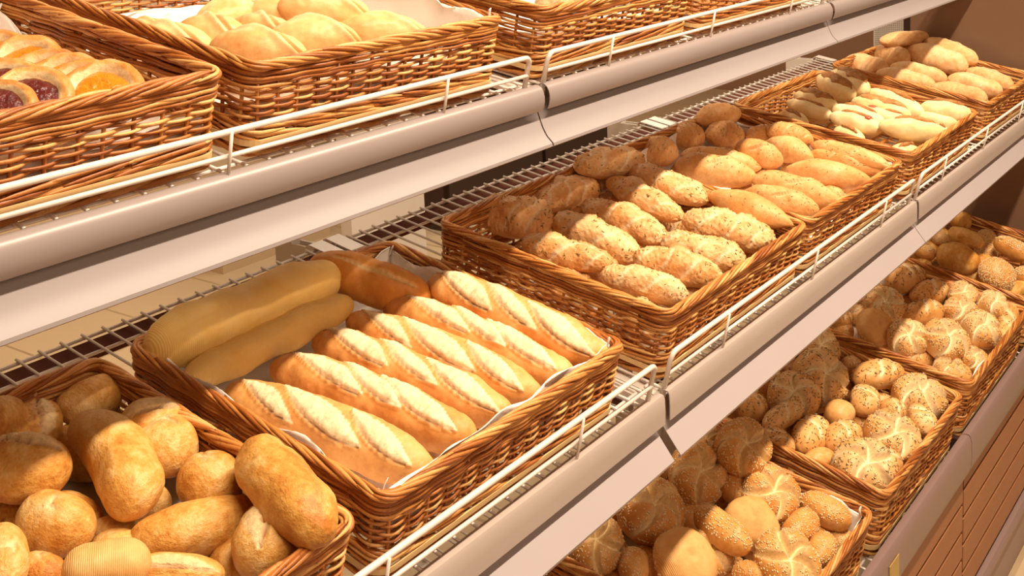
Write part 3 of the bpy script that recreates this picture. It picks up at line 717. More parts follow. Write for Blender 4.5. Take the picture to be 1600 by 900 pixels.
for q in range(2):
    me = loaf_mesh('overturned_roll', M['base_crust'], .1, .098, .06, q+70, 2.4, 2.0, 60, 56, lump=0.03, feat=lambda xi, ph, x, y, z, cy, cz, sd: (-0.05*math.exp(-((x*x+y*y)/0.00004)), 0, 0.3*math.exp(-((x*x+y*y)/0.00002))))
    seeded('underside', me, .1, .1, M['sesame'], 90, SES, q+90, zmin=-0.3, side=lambda c_: c_.z < 0.006)
for q in range(2):
    me = loaf_mesh('seeded_bun', M['kaiser'], .1, .1, .075, q+74, 2.2, 2.0, 56, 56, lump=0.03); seeded('seeded_round', me, .1, .1, M['sesame'], 1100, (.004, .0025, .0018), q+95, zmin=0.0)
    KIND['seeded_round'][-1][3].append(('dark_seeds', seeds_mesh('dark_seeds', me, M['caraway'], 120, CARA, q+41, zmin=0.1), 'stuff'))
    me = loaf_mesh('seed_capped_roll', M['kaiser'], .09, .055, .048, q+77, 2.5, 2.0); seeded('seeded_oval', me, .09, .055, M['sesame'], 420, (.004, .0025, .0018), q+98, zmin=0.45)
    KIND['seeded_oval'][-1][3].append(('dark_seeds', seeds_mesh('dark_seeds', me, M['caraway'], 60, CARA, q+44, zmin=0.4), 'stuff'))
for q in range(2):
    add('danish_orange', danish_mesh('pastry', M['danish'], q+1), .1, .1, [('orange_filling', filling_mesh('orange_filling', M['orange_jam'], q), None)])
    add('danish_cherry', danish_mesh('pastry', M['danish'], q+4), .1, .1, [('cherry_filling', filling_mesh('cherry_filling', M['cherry_jam'], q+3), None)])
for q in range(3): add('twist', loaf_mesh('twisted_bun', M['twist'], .1, .055, .05, q+80, 2.3, 1.7, 90, 64, feat=f_twist, lump=0.07), .1, .055)
add('crumble', loaf_mesh('crumble_bun', M['crumble'], .1, .06, .045, 90, 3, 2, 90, 60, lump=0.05, fine=0.09), .1, .06)

CAT = {'roll': ('bread_roll', 'bread roll'), 'roll_split': ('split_roll', 'bread roll'), 'roll_crack': ('cracked_roll', 'bread roll'), 'roll_grid': ('bread_roll', 'bread roll'),
 'baguette': ('baguette', 'baguette'), 'baguette_plain': ('plain_baguette', 'baguette'), 'soft_baguette': ('soft_loaf', 'bread loaf'), 'braid': ('braided_roll', 'bread roll'),
 'braid_round': ('knotted_roll', 'bread roll'), 'spindle': ('spindle_roll', 'bread roll'), 'grain_roll': ('grain_roll', 'bread roll'), 'gash_roll': ('gashed_roll', 'bread roll'),
 'topped': ('topped_roll', 'bread roll'), 'topped_dark': ('topped_roll', 'bread roll'), 'ciabatta': ('floury_loaf', 'bread loaf'), 'kaiser_caraway': ('star_roll', 'bread roll'),
 'kaiser_sesame': ('star_roll', 'bread roll'), 'caraway_oval': ('seeded_roll', 'bread roll'), 'sesame_oval': ('sesame_roll', 'bread roll'), 'soft_oval': ('oval_roll', 'bread roll'),
 'underside': ('overturned_roll', 'bread roll'), 'seeded_round': ('seeded_bun', 'bread roll'), 'seeded_oval': ('seeded_roll', 'bread roll'), 'danish_orange': ('fruit_pastry', 'pastry'),
 'danish_cherry': ('fruit_pastry', 'pastry'), 'twist': ('twisted_bun', 'bun'), 'crumble': ('crumble_bun', 'bun')}
GRP = {'A': 'smooth rolls in the nearest basket', 'B': 'loaves in the baguette basket', 'C': 'braided rolls in the centre basket', 'D': 'tapered seeded rolls', 'E': 'topped whitish rolls',
 'F': 'floury loaves in the far basket', 'L1': 'sesame rolls in the nearest lowest basket', 'L2': 'seeded rolls in the second lowest basket', 'L3': 'seeded rolls in the third lowest basket',
 'L4': 'rolls in the farthest lowest basket', 'T1': 'fruit pastries', 'T2': 'twisted buns', 'T3': 'crumble buns'}
count = {}
def place(kind, sh, bk, C, ax, L, W, label, hr=1.0, roll=0.0):
    i = count.get(kind, 0); count[kind] = i + 1; me, L0, W0, kids = KIND[kind][i % len(KIND[kind])]
    if abs(C[0]) > 90: return
    S = shelf_matrix(sh); a = Vector(ax).normalized(); rnd = random.Random(i*7 + len(label))
    if kind in ROUND:
        z = a; x = Vector((math.cos(rnd.uniform(0, 6.28)), math.sin(rnd.uniform(0, 6.28)), 0)); y = z.cross(x).normalized(); x = y.cross(z).normalized(); sc = (L/L0, W/W0, (L+W)/(L0+W0)*hr)
    else:
        x = a; y = Vector((0, 0, 1)).cross(x).normalized(); z = x.cross(y)
        r = roll + (0.36 + rnd.uniform(-0.22, 0.22) if kind == 'baguette' else rnd.uniform(-0.18, 0.18)); y, z = y*math.cos(r) + z*math.sin(r), z*math.cos(r) - y*math.sin(r); sc = (L/L0, W/W0, W/W0*hr)
    m = S @ Matrix(((x.x*sc[0], y.x*sc[1], z.x*sc[2], C[0]), (x.y*sc[0], y.y*sc[1], z.y*sc[2], C[1]), (x.z*sc[0], y.z*sc[1], z.z*sc[2], C[2]), (0, 0, 0, 1)))
    nm, cat = CAT[kind]; o = obj(nm, me, None, m); tag(o, label, cat, GRP[bk])
    for cn, cm, ck in kids:
        if cn == 'ham_piece' and 'red' not in label: continue
        c_ = obj(cn, cm, o)
        if ck: c_['kind'] = ck
ROUND = {'kaiser_caraway', 'kaiser_sesame', 'underside', 'seeded_round', 'danish_orange', 'danish_cherry'}

# ---------------------------------------------------------------- baking paper in the baskets
def paper(bk, rise, label, seed, mid=0.030):
    sh, xa, xb, _, _ = BASKETS[bk]; w = xb - xa - 0.050; d = BD - 0.050; nx, ny = 60, 52; V = []
    for i in range(nx + 1):
        for j in range(ny + 1):
            u = -0.26 + 1.52*i/nx; v = -0.28 + 1.56*j/ny
            ox = max(0, -u, u - 1)*w; oy = max(0, -v, v - 1)*d; cu, cv = min(1, max(0, u)), min(1, max(0, v))
            lim = max(rise['l']*(1 - sstep(0, .3, cu)), rise['r']*sstep(.7, 1, cu), rise['f']*(1 - sstep(0, .3, cv)), rise['b']*sstep(.7, 1, cv))
            up = min(math.hypot(ox, oy), lim*(1 + 0.35*noise.noise(Vector((u*5, v*5, seed)))))
            fl = 0.010*(up/0.08)
            x = (cu - 0.5)*w + (0.008 if u > 1 else -0.008 if u < 0 else 0)*min(1, up*60) + 0.006*noise.noise(Vector((u*6, v*6, seed+3)))*min(1, up*60)
            y = (cv - 0.5)*d + (0.006 if v > 1 else -0.006 if v < 0 else 0)*min(1, up*60) + 0.006*noise.noise(Vector((u*6, v*6, seed+5)))*min(1, up*60)
            V.append((x, y, mid + up + 0.005*noise.noise(Vector((u*4, v*4, seed+9)))))
    F = [(i*(ny+1)+j, (i+1)*(ny+1)+j, (i+1)*(ny+1)+j+1, i*(ny+1)+j+1) for i in range(nx) for j in range(ny)]
    me = new_mesh('baking_paper', V, F, M['paper'])
    o = obj('baking_paper', me, None, shelf_matrix(sh, (xa+xb)/2, BF + BD/2)); tag(o, label, 'paper', 'baking paper sheets lining the baskets')
    md = o.modifiers.new('thickness', 'SOLIDIFY'); md.thickness = 0.0006
paper('A', dict(l=.02, r=.02, f=.01, b=.02), 'baking paper under the smooth brown rolls, glimpsed in the gaps', 1, 0.022)
paper('B', dict(l=.062, r=.066, f=.064, b=.060), 'white baking paper under the baguettes, its corners peeking out', 2, 0.030)
paper('D', dict(l=.01, r=.055, f=.02, b=.055), 'crumpled baking paper showing at the far back corner of the tapered rolls', 4, 0.030)
paper('T1', dict(l=.05, r=.02, f=.03, b=.062), 'baking paper behind the fruit pastries at the left edge', 7, 0.018)
paper('T2', dict(l=.02, r=.075, f=.03, b=.03), 'large white sheet of baking paper standing up behind the twisted buns', 8, 0.022)
paper('T3', dict(l=.03, r=.03, f=.03, b=.03), 'baking paper under the crumble buns', 9, 0.022)
paper('L1', dict(l=.02, r=.068, f=.03, b=.02), 'baking paper showing at the right corner beside the sesame rolls', 10, 0.022)
paper('L3', dict(l=.01, r=.05, f=.05, b=.01), 'baking paper at the front right of the third lowest basket', 12, 0.022)

# ---------------------------------------------------------------- every loaf: kind, shelf, basket, centre, axis, length, width, label
BREADS = [
 ('roll_split', 'M', 'A', (-0.6390, 0.3570, 0.068), (-0.590, -0.786, -0.184), 0.067, 0.049, 'brown ridged roll standing upright by the left edge, behind the wide split roll'),
 ('roll', 'M', 'A', (-0.5729, 0.3615, 0.071), (0.999, 0.028, 0.028), 0.074, 0.044, 'short dark roll at the back right corner, behind the longest pale-topped roll'),
 ('roll', 'M', 'A', (-0.6310, 0.2395, 0.085), (-0.285, -0.959, 0.000), 0.154, 0.058, 'longest smooth pale-topped roll lying diagonally in the middle of the nearest basket'),
 ('roll_split', 'M', 'A', (-0.5714, 0.2700, 0.089), (0.952, -0.307, 0.000), 0.062, 0.041, 'shaded roll with a dark crease, behind the rounded roll with the bright crack'),
 ('roll_crack', 'M', 'A', (-0.5800, 0.2345, 0.079), (0.991, 0.135, 0.000), 0.059, 0.058, 'rounded roll with a bright cracked spot on top, left of the basket wall'),
 ('roll_crack', 'M', 'A', (-0.5774, 0.1725, 0.071), (0.919, -0.394, 0.000), 0.062, 0.053, 'small egg-shaped roll with a dented lower edge in the middle of the pile'),
 ('roll', 'M', 'A', (-0.5784, 0.0755, 0.111), (-0.286, -0.958, 0.000), 0.149, 0.055, 'long pale roll leaning along the right basket wall, nearest the baguettes'),
 ('roll_split', 'M', 'A', (-0.6970, 0.2850, 0.085), (0.770, -0.638, 0.000), 0.081, 0.062, 'wide roll split open by a long gash, at the left frame edge'),
 ('roll_crack', 'M', 'A', (-0.7065, 0.2195, 0.070), (0.308, -0.951, 0.000), 0.069, 0.053, 'round roll with a star-like crack, below the wide split roll'),
 ('roll', 'M', 'A', (-0.6170, 0.1380, 0.060), (0.912, -0.411, 0.000), 0.121, 0.048, 'plump long roll lying crosswise between the two long diagonal rolls'),
 ('roll_split', 'M', 'A', (-0.6070, 0.0630, 0.080), (0.839, 0.544, 0.000), 0.066, 0.058, 'roll with a curled crust flap at the front right corner of the basket'),
 ('roll_grid', 'M', 'A', (-0.7205, 0.1285, 0.085), (0.805, -0.593, 0.000), 0.070, 0.043, 'roll turned upside down with a faint grid pattern, at the bottom frame edge'),
 ('roll_split', 'M', 'A', (-0.6760, 0.0980, 0.070), (0.669, -0.743, 0.000), 0.082, 0.032, 'pale roll with a long crease cut by the bottom edge, right of the upside-down roll'),
 ('roll_crack', 'M', 'A', (-0.7695, 0.1950, 0.085), (-0.465, -0.885, 0.000), 0.076, 0.037, 'speckled roll in the bottom left corner of the picture'),
 ('roll_crack', 'M', 'A', (-0.7425, 0.1850, 0.060), (0.498, -0.867, 0.000), 0.045, 0.032, 'wrinkled roll at the bottom edge, left of the upside-down roll'),
 ('roll', 'M', 'A', (-0.6635, 0.1930, 0.045), (0.017, -1.000, 0.000), 0.054, 0.034, 'shaded roll deep in the pile under the long diagonal roll'),
 ('roll', 'M', 'A', (-0.7070, 0.2870, 0.045), (0.301, -0.954, 0.000), 0.038, 0.029, 'dark roll mostly hidden under the wide split roll'),
 ('roll', 'M', 'A', (-0.6660, 0.3715, 0.082), (0.979, -0.202, 0.000), 0.049, 0.045, 'shaded roll mostly cut off at the left edge, behind the ridged upright roll'),
 ('baguette', 'M', 'B', (-0.4380, 0.1615, 0.068), (0.214, -0.977, -0.020), 0.252, 0.056, 'scored baguette nearest the viewer, along the left wall of its basket'),
 ('baguette', 'M', 'B', (-0.3655, 0.1655, 0.068), (0.223, -0.975, -0.020), 0.255, 0.056, 'second scored baguette from the viewer, between the nearest and the third'),
 ('baguette', 'M', 'B', (-0.2985, 0.1720, 0.068), (0.172, -0.985, -0.019), 0.261, 0.055, 'third scored baguette from the viewer, its tip beside the end of the pale plain loaf'),
 ('baguette', 'M', 'B', (-0.2395, 0.1740, 0.068), (0.128, -0.992, -0.018), 0.273, 0.055, 'fourth scored baguette from the viewer, right of the middle of its basket'),
 ('baguette', 'M', 'B', (-0.1810, 0.1660, 0.070), (0.119, -0.993, -0.015), 0.269, 0.055, 'fifth scored baguette from the viewer, in front of the plump orange loaf'),
 ('baguette', 'M', 'B', (-0.1260, 0.1545, 0.086), (0.056, -0.998, -0.026), 0.264, 0.058, 'scored baguette farthest from the viewer, along the right wall of its basket'),
 ('soft_baguette', 'M', 'B', (-0.3645, 0.3615, 0.099), (1.000, 0.010, 0.000), 0.283, 0.066, 'thick yellow smooth loaf lying at the back of the baguette basket'),
 ('soft_baguette', 'M', 'B', (-0.3665, 0.3155, 0.083), (1.000, 0.020, 0.020), 0.252, 0.042, 'slim pale smooth loaf lying in front of the thick yellow one'),
 ('baguette_plain', 'M', 'B', (-0.1955, 0.3305, 0.092), (0.484, -0.861, -0.157), 0.159, 0.056, 'plump orange-brown loaf propped at the back of the baguettes near the shelf clips'),
 ('braid', 'M', 'C', (0.1685, 0.3637, 0.070), (0.418, -0.908, 0.000), 0.118, 0.067, 'braided roll in the back left corner of the middle basket of braided rolls'),
 ('braid', 'M', 'C', (0.3070, 0.3675, 0.070), (0.995, -0.104, 0.000), 0.160, 0.057, 'braided roll lying crosswise at the back, second from the left corner'),
 ('braid', 'M', 'C', (0.4130, 0.3500, 0.107), (0.942, -0.337, 0.000), 0.147, 0.054, 'dark-shaded braided roll propped highest in the far back corner'),
 ('braid', 'M', 'C', (0.3620, 0.2545, 0.085), (-0.303, -0.953, 0.000), 0.168, 0.052, 'long braided roll ahead of the propped one, half of it in sunny light'),
 ('braid', 'M', 'C', (0.4268, 0.2465, 0.095), (-0.158, -0.987, 0.000), 0.157, 0.052, 'braided roll along the far basket wall next to the long one'),
 ('braid', 'M', 'C', (0.2890, 0.2430, 0.070), (-0.091, -0.996, 0.000), 0.160, 0.055, 'braided roll in the very middle of its basket'),
 ('braid', 'M', 'C', (0.1995, 0.2385, 0.070), (-0.095, -0.995, 0.000), 0.162, 0.057, 'braided roll just left of the middle one, dark at its back end'),
 ('braid_round', 'M', 'C', (0.3675, 0.1050, 0.080), (0.256, -0.967, 0.000), 0.145, 0.069, 'broad knotted roll with many lobes near the right rim'),
 ('braid', 'M', 'C', (0.1070, 0.2315, 0.075), (0.262, -0.965, 0.000), 0.136, 0.048, 'braided roll along the left basket wall, third from the front'),
 ('braid', 'M', 'C', (0.2860, 0.1045, 0.070), (0.244, -0.970, 0.000), 0.130, 0.050, 'knobbly pale roll between the broad knotted roll and the front rim rolls'),
 ('braid', 'M', 'C', (0.1840, 0.0935, 0.080), (0.260, -0.966, 0.000), 0.130, 0.053, 'smooth-backed braided roll near the front, crossed by seeds'),
 ('braid', 'M', 'C', (0.1175, 0.1065, 0.070), (0.296, -0.955, 0.000), 0.124, 0.048, 'braided roll touching the front left corner of the basket'),
 ('spindle', 'M', 'C', (0.4269, 0.1035, 0.101), (-0.054, -0.999, 0.000), 0.155, 0.052, 'orange smooth roll lying along the far right wall beside the broad knotted roll'),
 ('braid', 'M', 'C', (0.4288, 0.3630, 0.049), (0.902, -0.432, 0.000), 0.047, 0.048, 'shaded roll deep in the pile under the crosswise one'),
 ('grain_roll', 'M', 'D', (0.6180, 0.3658, 0.077), (0.374, -0.927, 0.000), 0.070, 0.062, 'ridged dark roll alone in the back left corner of its basket'),
 ('grain_roll', 'M', 'D', (0.7315, 0.3679, 0.080), (0.937, -0.350, 0.000), 0.071, 0.058, 'short roll with green seeds, shaded, second along the back of its basket'),
 ('grain_roll', 'M', 'D', (0.8105, 0.3300, 0.080), (0.858, -0.513, 0.000), 0.089, 0.056, 'shaded roll with curved folds at the back, below the highest orange roll'),
 ('spindle', 'M', 'D', (0.8515, 0.3670, 0.100), (0.964, -0.267, 0.000), 0.140, 0.054, 'smooth orange roll propped highest in the back corner by the paper'),
 ('grain_roll', 'M', 'D', (0.7020, 0.2820, 0.065), (0.424, -0.905, 0.000), 0.151, 0.053, 'long seeded roll half hidden behind the roll with the diagonal gash'),
 ('gash_roll', 'M', 'D', (0.6015, 0.2440, 0.080), (0.423, -0.906, 0.000), 0.144, 0.059, 'seeded roll with a deep diagonal gash along the left wall'),
 ('gash_roll', 'M', 'D', (0.7570, 0.2330, 0.080), (-0.083, -0.997, 0.000), 0.099, 0.054, 'short seeded roll with a curved cut in the middle of the basket'),
 ('spindle', 'M', 'D', (0.8340, 0.2060, 0.080), (-0.155, -0.988, 0.000), 0.106, 0.052, 'smooth tapered roll right of the short roll with the curved cut'),
 ('grain_roll', 'M', 'D', (0.8827, 0.2280, 0.093), (0.143, -0.990, 0.000), 0.097, 0.049, 'ridged seeded roll at the back near the far wall'),
 ('spindle', 'M', 'D', (0.7745, 0.0995, 0.077), (0.502, -0.864, -0.033), 0.161, 0.052, 'long smooth spindle roll, pale along its belly, near the front right corner'),
 ('grain_roll', 'M', 'D', (0.8755, 0.1090, 0.075), (0.128, -0.992, 0.000), 0.144, 0.043, 'seeded long roll just behind the pale spindle roll'),
 ('grain_roll', 'M', 'D', (0.8849, 0.1060, 0.088), (0.013, -1.000, 0.000), 0.160, 0.044, 'seeded long roll lying along the far basket wall'),
 ('gash_roll', 'M', 'D', (0.6370, 0.1075, 0.077), (0.241, -0.970, -0.035), 0.153, 0.055, 'long roll with a small cut flap, second from the front rim'),
 ('gash_roll', 'M', 'D', (0.5855, 0.1095, 0.070), (0.177, -0.984, 0.000), 0.127, 0.049, 'roll with a long edge cut pressed against the front rim'),
 ('grain_roll', 'M', 'D', (0.8815, 0.2830, 0.080), (0.957, -0.291, 0.000), 0.094, 0.038, 'shaded roll deep between the ridged roll and the paper'),
 ('topped_dark', 'M', 'E', (1.3916, 0.3000, 0.096), (-0.482, -0.875, -0.040), 0.125, 0.055, 'roll under a dark baked crust at the far back of its basket'),
 ('topped_dark', 'M', 'E', (1.3630, 0.3195, 0.083), (-0.499, -0.866, -0.039), 0.129, 0.053, 'roll buried under thick brown topping in the back left corner'),
 ('topped_dark', 'M', 'E', (1.2345, 0.3150, 0.075), (-0.031, -1.000, 0.000), 0.103, 0.044, 'shaded roll with brown topping along the left wall'),
 ('topped', 'M', 'E', (1.2110, 0.3175, 0.060), (-0.111, -0.994, 0.000), 0.114, 0.036, 'yellow roll half hidden by the left wall in the shade'),
 ('topped', 'M', 'E', (1.3805, 0.1840, 0.077), (-0.314, -0.949, -0.033), 0.157, 0.052, 'pale roll with a brown edge against the far wall, right of the dark crusted one'),
 ('topped_dark', 'M', 'E', (1.3155, 0.1930, 0.075), (0.040, -0.999, 0.000), 0.134, 0.047, 'pale roll with a long brown stripe of topping in the middle'),
 ('topped', 'M', 'E', (1.2195, 0.2095, 0.072), (0.027, -0.999, -0.045), 0.119, 0.043, 'pale roll along the left wall behind the nearest pale roll'),
 ('topped', 'M', 'E', (1.2930, 0.1770, 0.065), (0.047, -0.999, 0.000), 0.139, 0.036, 'pale roll with a red ham piece on its side'),
 ('topped', 'M', 'E', (1.1690, 0.1965, 0.070), (-0.018, -1.000, 0.000), 0.118, 0.042, 'pale roll with red specks touching the left wall'),
 ('topped', 'M', 'E', (1.1945, 0.0810, 0.080), (0.681, -0.729, -0.069), 0.153, 0.051, 'large whitish roll lying at the front rim'),
 ('topped', 'M', 'E', (1.3950, 0.0730, 0.086), (0.458, -0.888, -0.048), 0.115, 0.048, 'yellow roll with a brown tip in the front right corner'),
 ('topped', 'M', 'E', (1.3720, 0.0860, 0.065), (0.281, -0.960, 0.000), 0.096, 0.043, 'whitish roll between the yellow one and the large front one'),
 ('ciabatta', 'M', 'F', (1.6920, 0.3640, 0.073), (0.267, -0.964, 0.000), 0.116, 0.065, 'brown floury loaf in the back left corner of the farthest basket'),
 ('ciabatta', 'M', 'F', (1.8335, 0.3460, 0.080), (0.055, -0.998, 0.000), 0.098, 0.075, 'brown floury loaf in shade, second along the back'),
 ('ciabatta', 'M', 'F', (1.8875, 0.3365, 0.125), (0.958, -0.288, 0.000), 0.210, 0.050, 'loaf propped up at the very back against the basket corner'),
 ('ciabatta', 'M', 'F', (1.8720, 0.2405, 0.095), (0.027, -0.997, -0.068), 0.163, 0.074, 'bright long loaf lying on top of the others'),
 ('ciabatta', 'M', 'F', (1.9193, 0.2225, 0.113), (-0.316, -0.947, -0.064), 0.163, 0.063, 'orange loaf behind the bright top loaf, nearest the end panel'),
 ('ciabatta', 'M', 'F', (1.7360, 0.2435, 0.077), (0.266, -0.963, -0.039), 0.143, 0.059, 'loaf half in shade below the bright top loaf'),
 ('ciabatta', 'M', 'F', (1.6665, 0.2520, 0.070), (0.066, -0.998, 0.000), 0.149, 0.054, 'loaf along the left wall, its front half lit'),
 ('ciabatta', 'M', 'F', (1.8665, 0.1030, 0.075), (-0.304, -0.953, 0.000), 0.135, 0.059, 'pale floury loaf by the far wall at the front'),
 ('ciabatta', 'M', 'F', (1.7630, 0.1105, 0.075), (-0.048, -0.999, 0.000), 0.138, 0.062, 'pale floury loaf in the middle of the front row'),
 ('ciabatta', 'M', 'F', (1.6565, 0.1185, 0.070), (0.225, -0.974, 0.000), 0.136, 0.056, 'flat pale loaf touching the front left corner'),
 ('roll', 'L', 'L4', (1.8980, 0.2920, 0.090), (0.771, -0.637, 0.000), 0.052, 0.048, 'small plain roll at the back of the far lowest basket'),
 ('roll', 'L', 'L4', (1.7895, 0.2465, 0.087), (-0.035, -0.998, -0.059), 0.091, 0.046, 'small plain oval roll lying above the big dark roll'),
 ('roll', 'L', 'L4', (1.6465, 0.2270, 0.080), (-0.088, -0.996, 0.000), 0.107, 0.069, 'big dark plain roll beside the basket divider'),
 ('seeded_oval', 'L', 'L4', (1.8150, 0.1390, 0.087), (-0.360, -0.931, -0.053), 0.093, 0.058, 'oval roll with a sesame cap at the right frame edge'),
 ('seeded_round', 'L', 'L4', (1.6390, 0.1280, 0.075), (-0.344, -0.253, 0.904), 0.086, 0.086, 'round roll fully covered in seeds near the front of the far lowest basket'),
 ('seeded_oval', 'L', 'L4', (1.6985, 0.0680, 0.070), (-0.304, -0.953, 0.000), 0.076, 0.053, 'seed-covered roll cut off by the right frame edge, below the sesame-capped oval'),
 ('seeded_round', 'L', 'L4', (1.7700, 0.3080, 0.075), (-0.354, -0.075, 0.932), 0.046, 0.046, 'small speckled roll by the strip, behind the big dark roll'),
 ('seeded_oval', 'L', 'L4', (1.6430, 0.3040, 0.070), (0.077, -0.997, 0.000), 0.055, 0.042, 'small speckled roll peeping out under the strip joint'),
 ('seeded_round', 'L', 'L4', (1.9056, 0.2210, 0.062), (-0.354, -0.075, 0.932), 0.051, 0.051, 'small seeded roll wedged behind the sesame-capped oval'),
 ('seeded_round', 'L', 'L4', (1.8470, 0.2020, 0.045), (-0.354, -0.075, 0.932), 0.056, 0.056, 'shaded seeded roll between the plain oval roll and the seed-covered round one'),
 ('caraway_oval', 'L', 'L3', (1.3970, 0.2750, 0.087), (0.985, -0.170, 0.000), 0.126, 0.068, 'dark roll with a few seeds, topmost at the back by the strip'),
 ('caraway_oval', 'L', 'L3', (1.3995, 0.2160, 0.075), (0.952, -0.306, 0.000), 0.133, 0.056, 'yellow-topped roll in front of the dark back roll'),
 ('kaiser_caraway', 'L', 'L3', (1.2440, 0.2690, 0.075), (-0.548, -0.226, 0.806), 0.087, 0.087, 'shaded star roll under the strip, left of the plain yellow roll'),
 ('underside', 'L', 'L3', (1.1210, 0.2470, 0.075), (-0.383, -0.463, 0.799), 0.084, 0.084, 'roll turned to show its smooth round base beside the left wall'),
 ('caraway_oval', 'L', 'L3', (1.2895, 0.1970, 0.070), (0.919, -0.395, 0.000), 0.118, 0.056, 'yellow roll with a bare flank in the middle of the basket'),
 ('kaiser_caraway', 'L', 'L3', (1.4020, 0.1470, 0.093), (-0.344, -0.253, 0.904), 0.067, 0.067, 'star roll at the far back wall next to the tilted one'),
 ('kaiser_caraway', 'L', 'L3', (1.4012, 0.0800, 0.093), (-0.166, -0.350, 0.922), 0.072, 0.072, 'tilted pale star roll near the far right wall'),
 ('kaiser_caraway', 'L', 'L3', (1.3570, 0.1330, 0.070), (-0.350, -0.166, 0.922), 0.077, 0.077, 'star roll partly covered by two bright star rolls'),
 ('kaiser_caraway', 'L', 'L3', (1.2700, 0.0720, 0.085), (-0.203, -0.424, 0.883), 0.087, 0.087, 'star roll with a brown base standing near the front rim'),
 ('kaiser_caraway', 'L', 'L3', (1.1560, 0.1130, 0.085), (-0.330, -0.373, 0.867), 0.095, 0.095, 'biggest bright star roll in the centre front of its basket'),
 ('kaiser_caraway', 'L', 'L3', (1.1230, 0.1790, 0.075), (-0.488, -0.235, 0.841), 0.085, 0.085, 'star roll against the left wall, left of the biggest bright one'),
 ('caraway_oval', 'L', 'L3', (1.3755, 0.0398, 0.082), (-0.989, -0.145, 0.000), 0.199, 0.040, 'slim seeded roll squeezed against the right end of the basket'),
 ('kaiser_caraway', 'L', 'L3', (1.1680, 0.0570, 0.060), (-0.253, -0.344, 0.904), 0.060, 0.060, 'pale star roll low in the front right corner'),
 ('kaiser_caraway', 'L', 'L3', (1.1180, 0.0860, 0.045), (-0.344, -0.253, 0.904), 0.065, 0.065, 'star roll sunk behind the front left rim'),
 ('caraway_oval', 'L', 'L3', (1.1305, 0.3270, 0.060), (0.936, -0.353, 0.000), 0.056, 0.055, 'shaded roll almost hidden under the strip at the back left'),
 ('kaiser_caraway', 'L', 'L2', (0.8840, 0.2820, 0.099), (-0.335, -0.335, 0.881), 0.084, 0.084, 'star roll rising at the back under the strip'),
 ('kaiser_caraway', 'L', 'L2', (0.7970, 0.2420, 0.090), (-0.306, -0.507, 0.805), 0.106, 0.106, 'large upright star roll at the back left, star facing out'),
 ('kaiser_caraway', 'L', 'L2', (0.7000, 0.2530, 0.085), (-0.496, -0.154, 0.855), 0.093, 0.093, 'broad star roll with two pale stripes beside the strip'),
 ('caraway_oval', 'L', 'L2', (0.6135, 0.2360, 0.090), (0.986, -0.166, 0.000), 0.110, 0.041, 'slim seeded roll lying across below the broad striped roll'),
 ('caraway_oval', 'L', 'L2', (0.5545, 0.2175, 0.075), (-0.558, -0.830, 0.000), 0.073, 0.044, 'seeded roll touching the left wall at the divider'),
 ('caraway_oval', 'L', 'L2', (0.6155, 0.1835, 0.075), (0.997, 0.077, 0.000), 0.110, 0.058, 'darker oval seeded roll in front of the left wall'),
 ('soft_oval', 'L', 'L2', (0.7245, 0.1720, 0.075), (0.996, 0.091, 0.000), 0.066, 0.051, 'bare yellow oval roll in the middle'),
 ('caraway_oval', 'L', 'L2', (0.7955, 0.1510, 0.080), (0.946, 0.323, 0.000), 0.081, 0.052, 'upright seeded oval roll right of the bare yellow one'),
 ('caraway_oval', 'L', 'L2', (0.8935, 0.1645, 0.090), (0.866, -0.500, 0.000), 0.118, 0.056, 'seeded roll with a smooth ribbed belly near the far wall'),
 ('caraway_oval', 'L', 'L2', (0.9055, 0.2200, 0.081), (0.921, -0.390, 0.000), 0.043, 0.038, 'small roll peeping out behind the ribbed one'),
 ('kaiser_caraway', 'L', 'L2', (0.8770, 0.0780, 0.082), (-0.174, -0.174, 0.969), 0.100, 0.100, 'bright star roll in the far right corner'),
 ('caraway_oval', 'L', 'L2', (0.7910, 0.0475, 0.090), (-0.865, -0.501, 0.000), 0.077, 0.048, 'small knotted seeded roll lying on the right rim side'),
 ('caraway_oval', 'L', 'L2', (0.8170, 0.1050, 0.070), (0.881, -0.472, 0.000), 0.050, 0.049, 'pale speckled roll between two bright star rolls'),
 ('kaiser_caraway', 'L', 'L2', (0.7060, 0.0720, 0.080), (-0.257, -0.303, 0.918), 0.098, 0.098, 'bright star roll with a seeded flank near the front rim'),
 ('caraway_oval', 'L', 'L2', (0.6450, 0.1380, 0.080), (0.991, -0.137, 0.000), 0.093, 0.053, 'seeded oval roll left of the bright star rolls'),
 ('soft_oval', 'L', 'L2', (0.5630, 0.1455, 0.070), (0.969, -0.248, 0.000), 0.073, 0.039, 'bare pale oval roll by the left wall near the front'),
 ('kaiser_caraway', 'L', 'L2', (0.5770, 0.0750, 0.080), (-0.344, -0.253, 0.904), 0.106, 0.106, 'largest whitish star roll in the front left corner'),
 ('caraway_oval', 'L', 'L2', (0.6640, 0.0720, 0.065), (-0.550, -0.835, 0.000), 0.086, 0.048, 'long roll half hidden behind the largest whitish star roll'),
 ('caraway_oval', 'L', 'L2', (0.6230, 0.3000, 0.075), (1.000, -0.021, 0.000), 0.058, 0.053, 'shaded seeded roll just under the strip, at the left end of its basket'),
 ('caraway_oval', 'L', 'L2', (0.7220, 0.3125, 0.070), (0.962, -0.272, 0.000), 0.042, 0.041, 'dark roll hidden in the gap behind the broad striped roll'),
 ('kaiser_sesame', 'L', 'L1', (0.0900, 0.3010, 0.085), (-0.383, -0.463, 0.799), 0.088, 0.088, 'sesame star roll in the bottom left, next to the strip'),
 ('kaiser_sesame', 'L', 'L1', (0.2100, 0.2740, 0.085), (-0.124, -0.268, 0.956), 0.104, 0.104, 'sesame star roll with a bare side, in the shade under the strip end'),
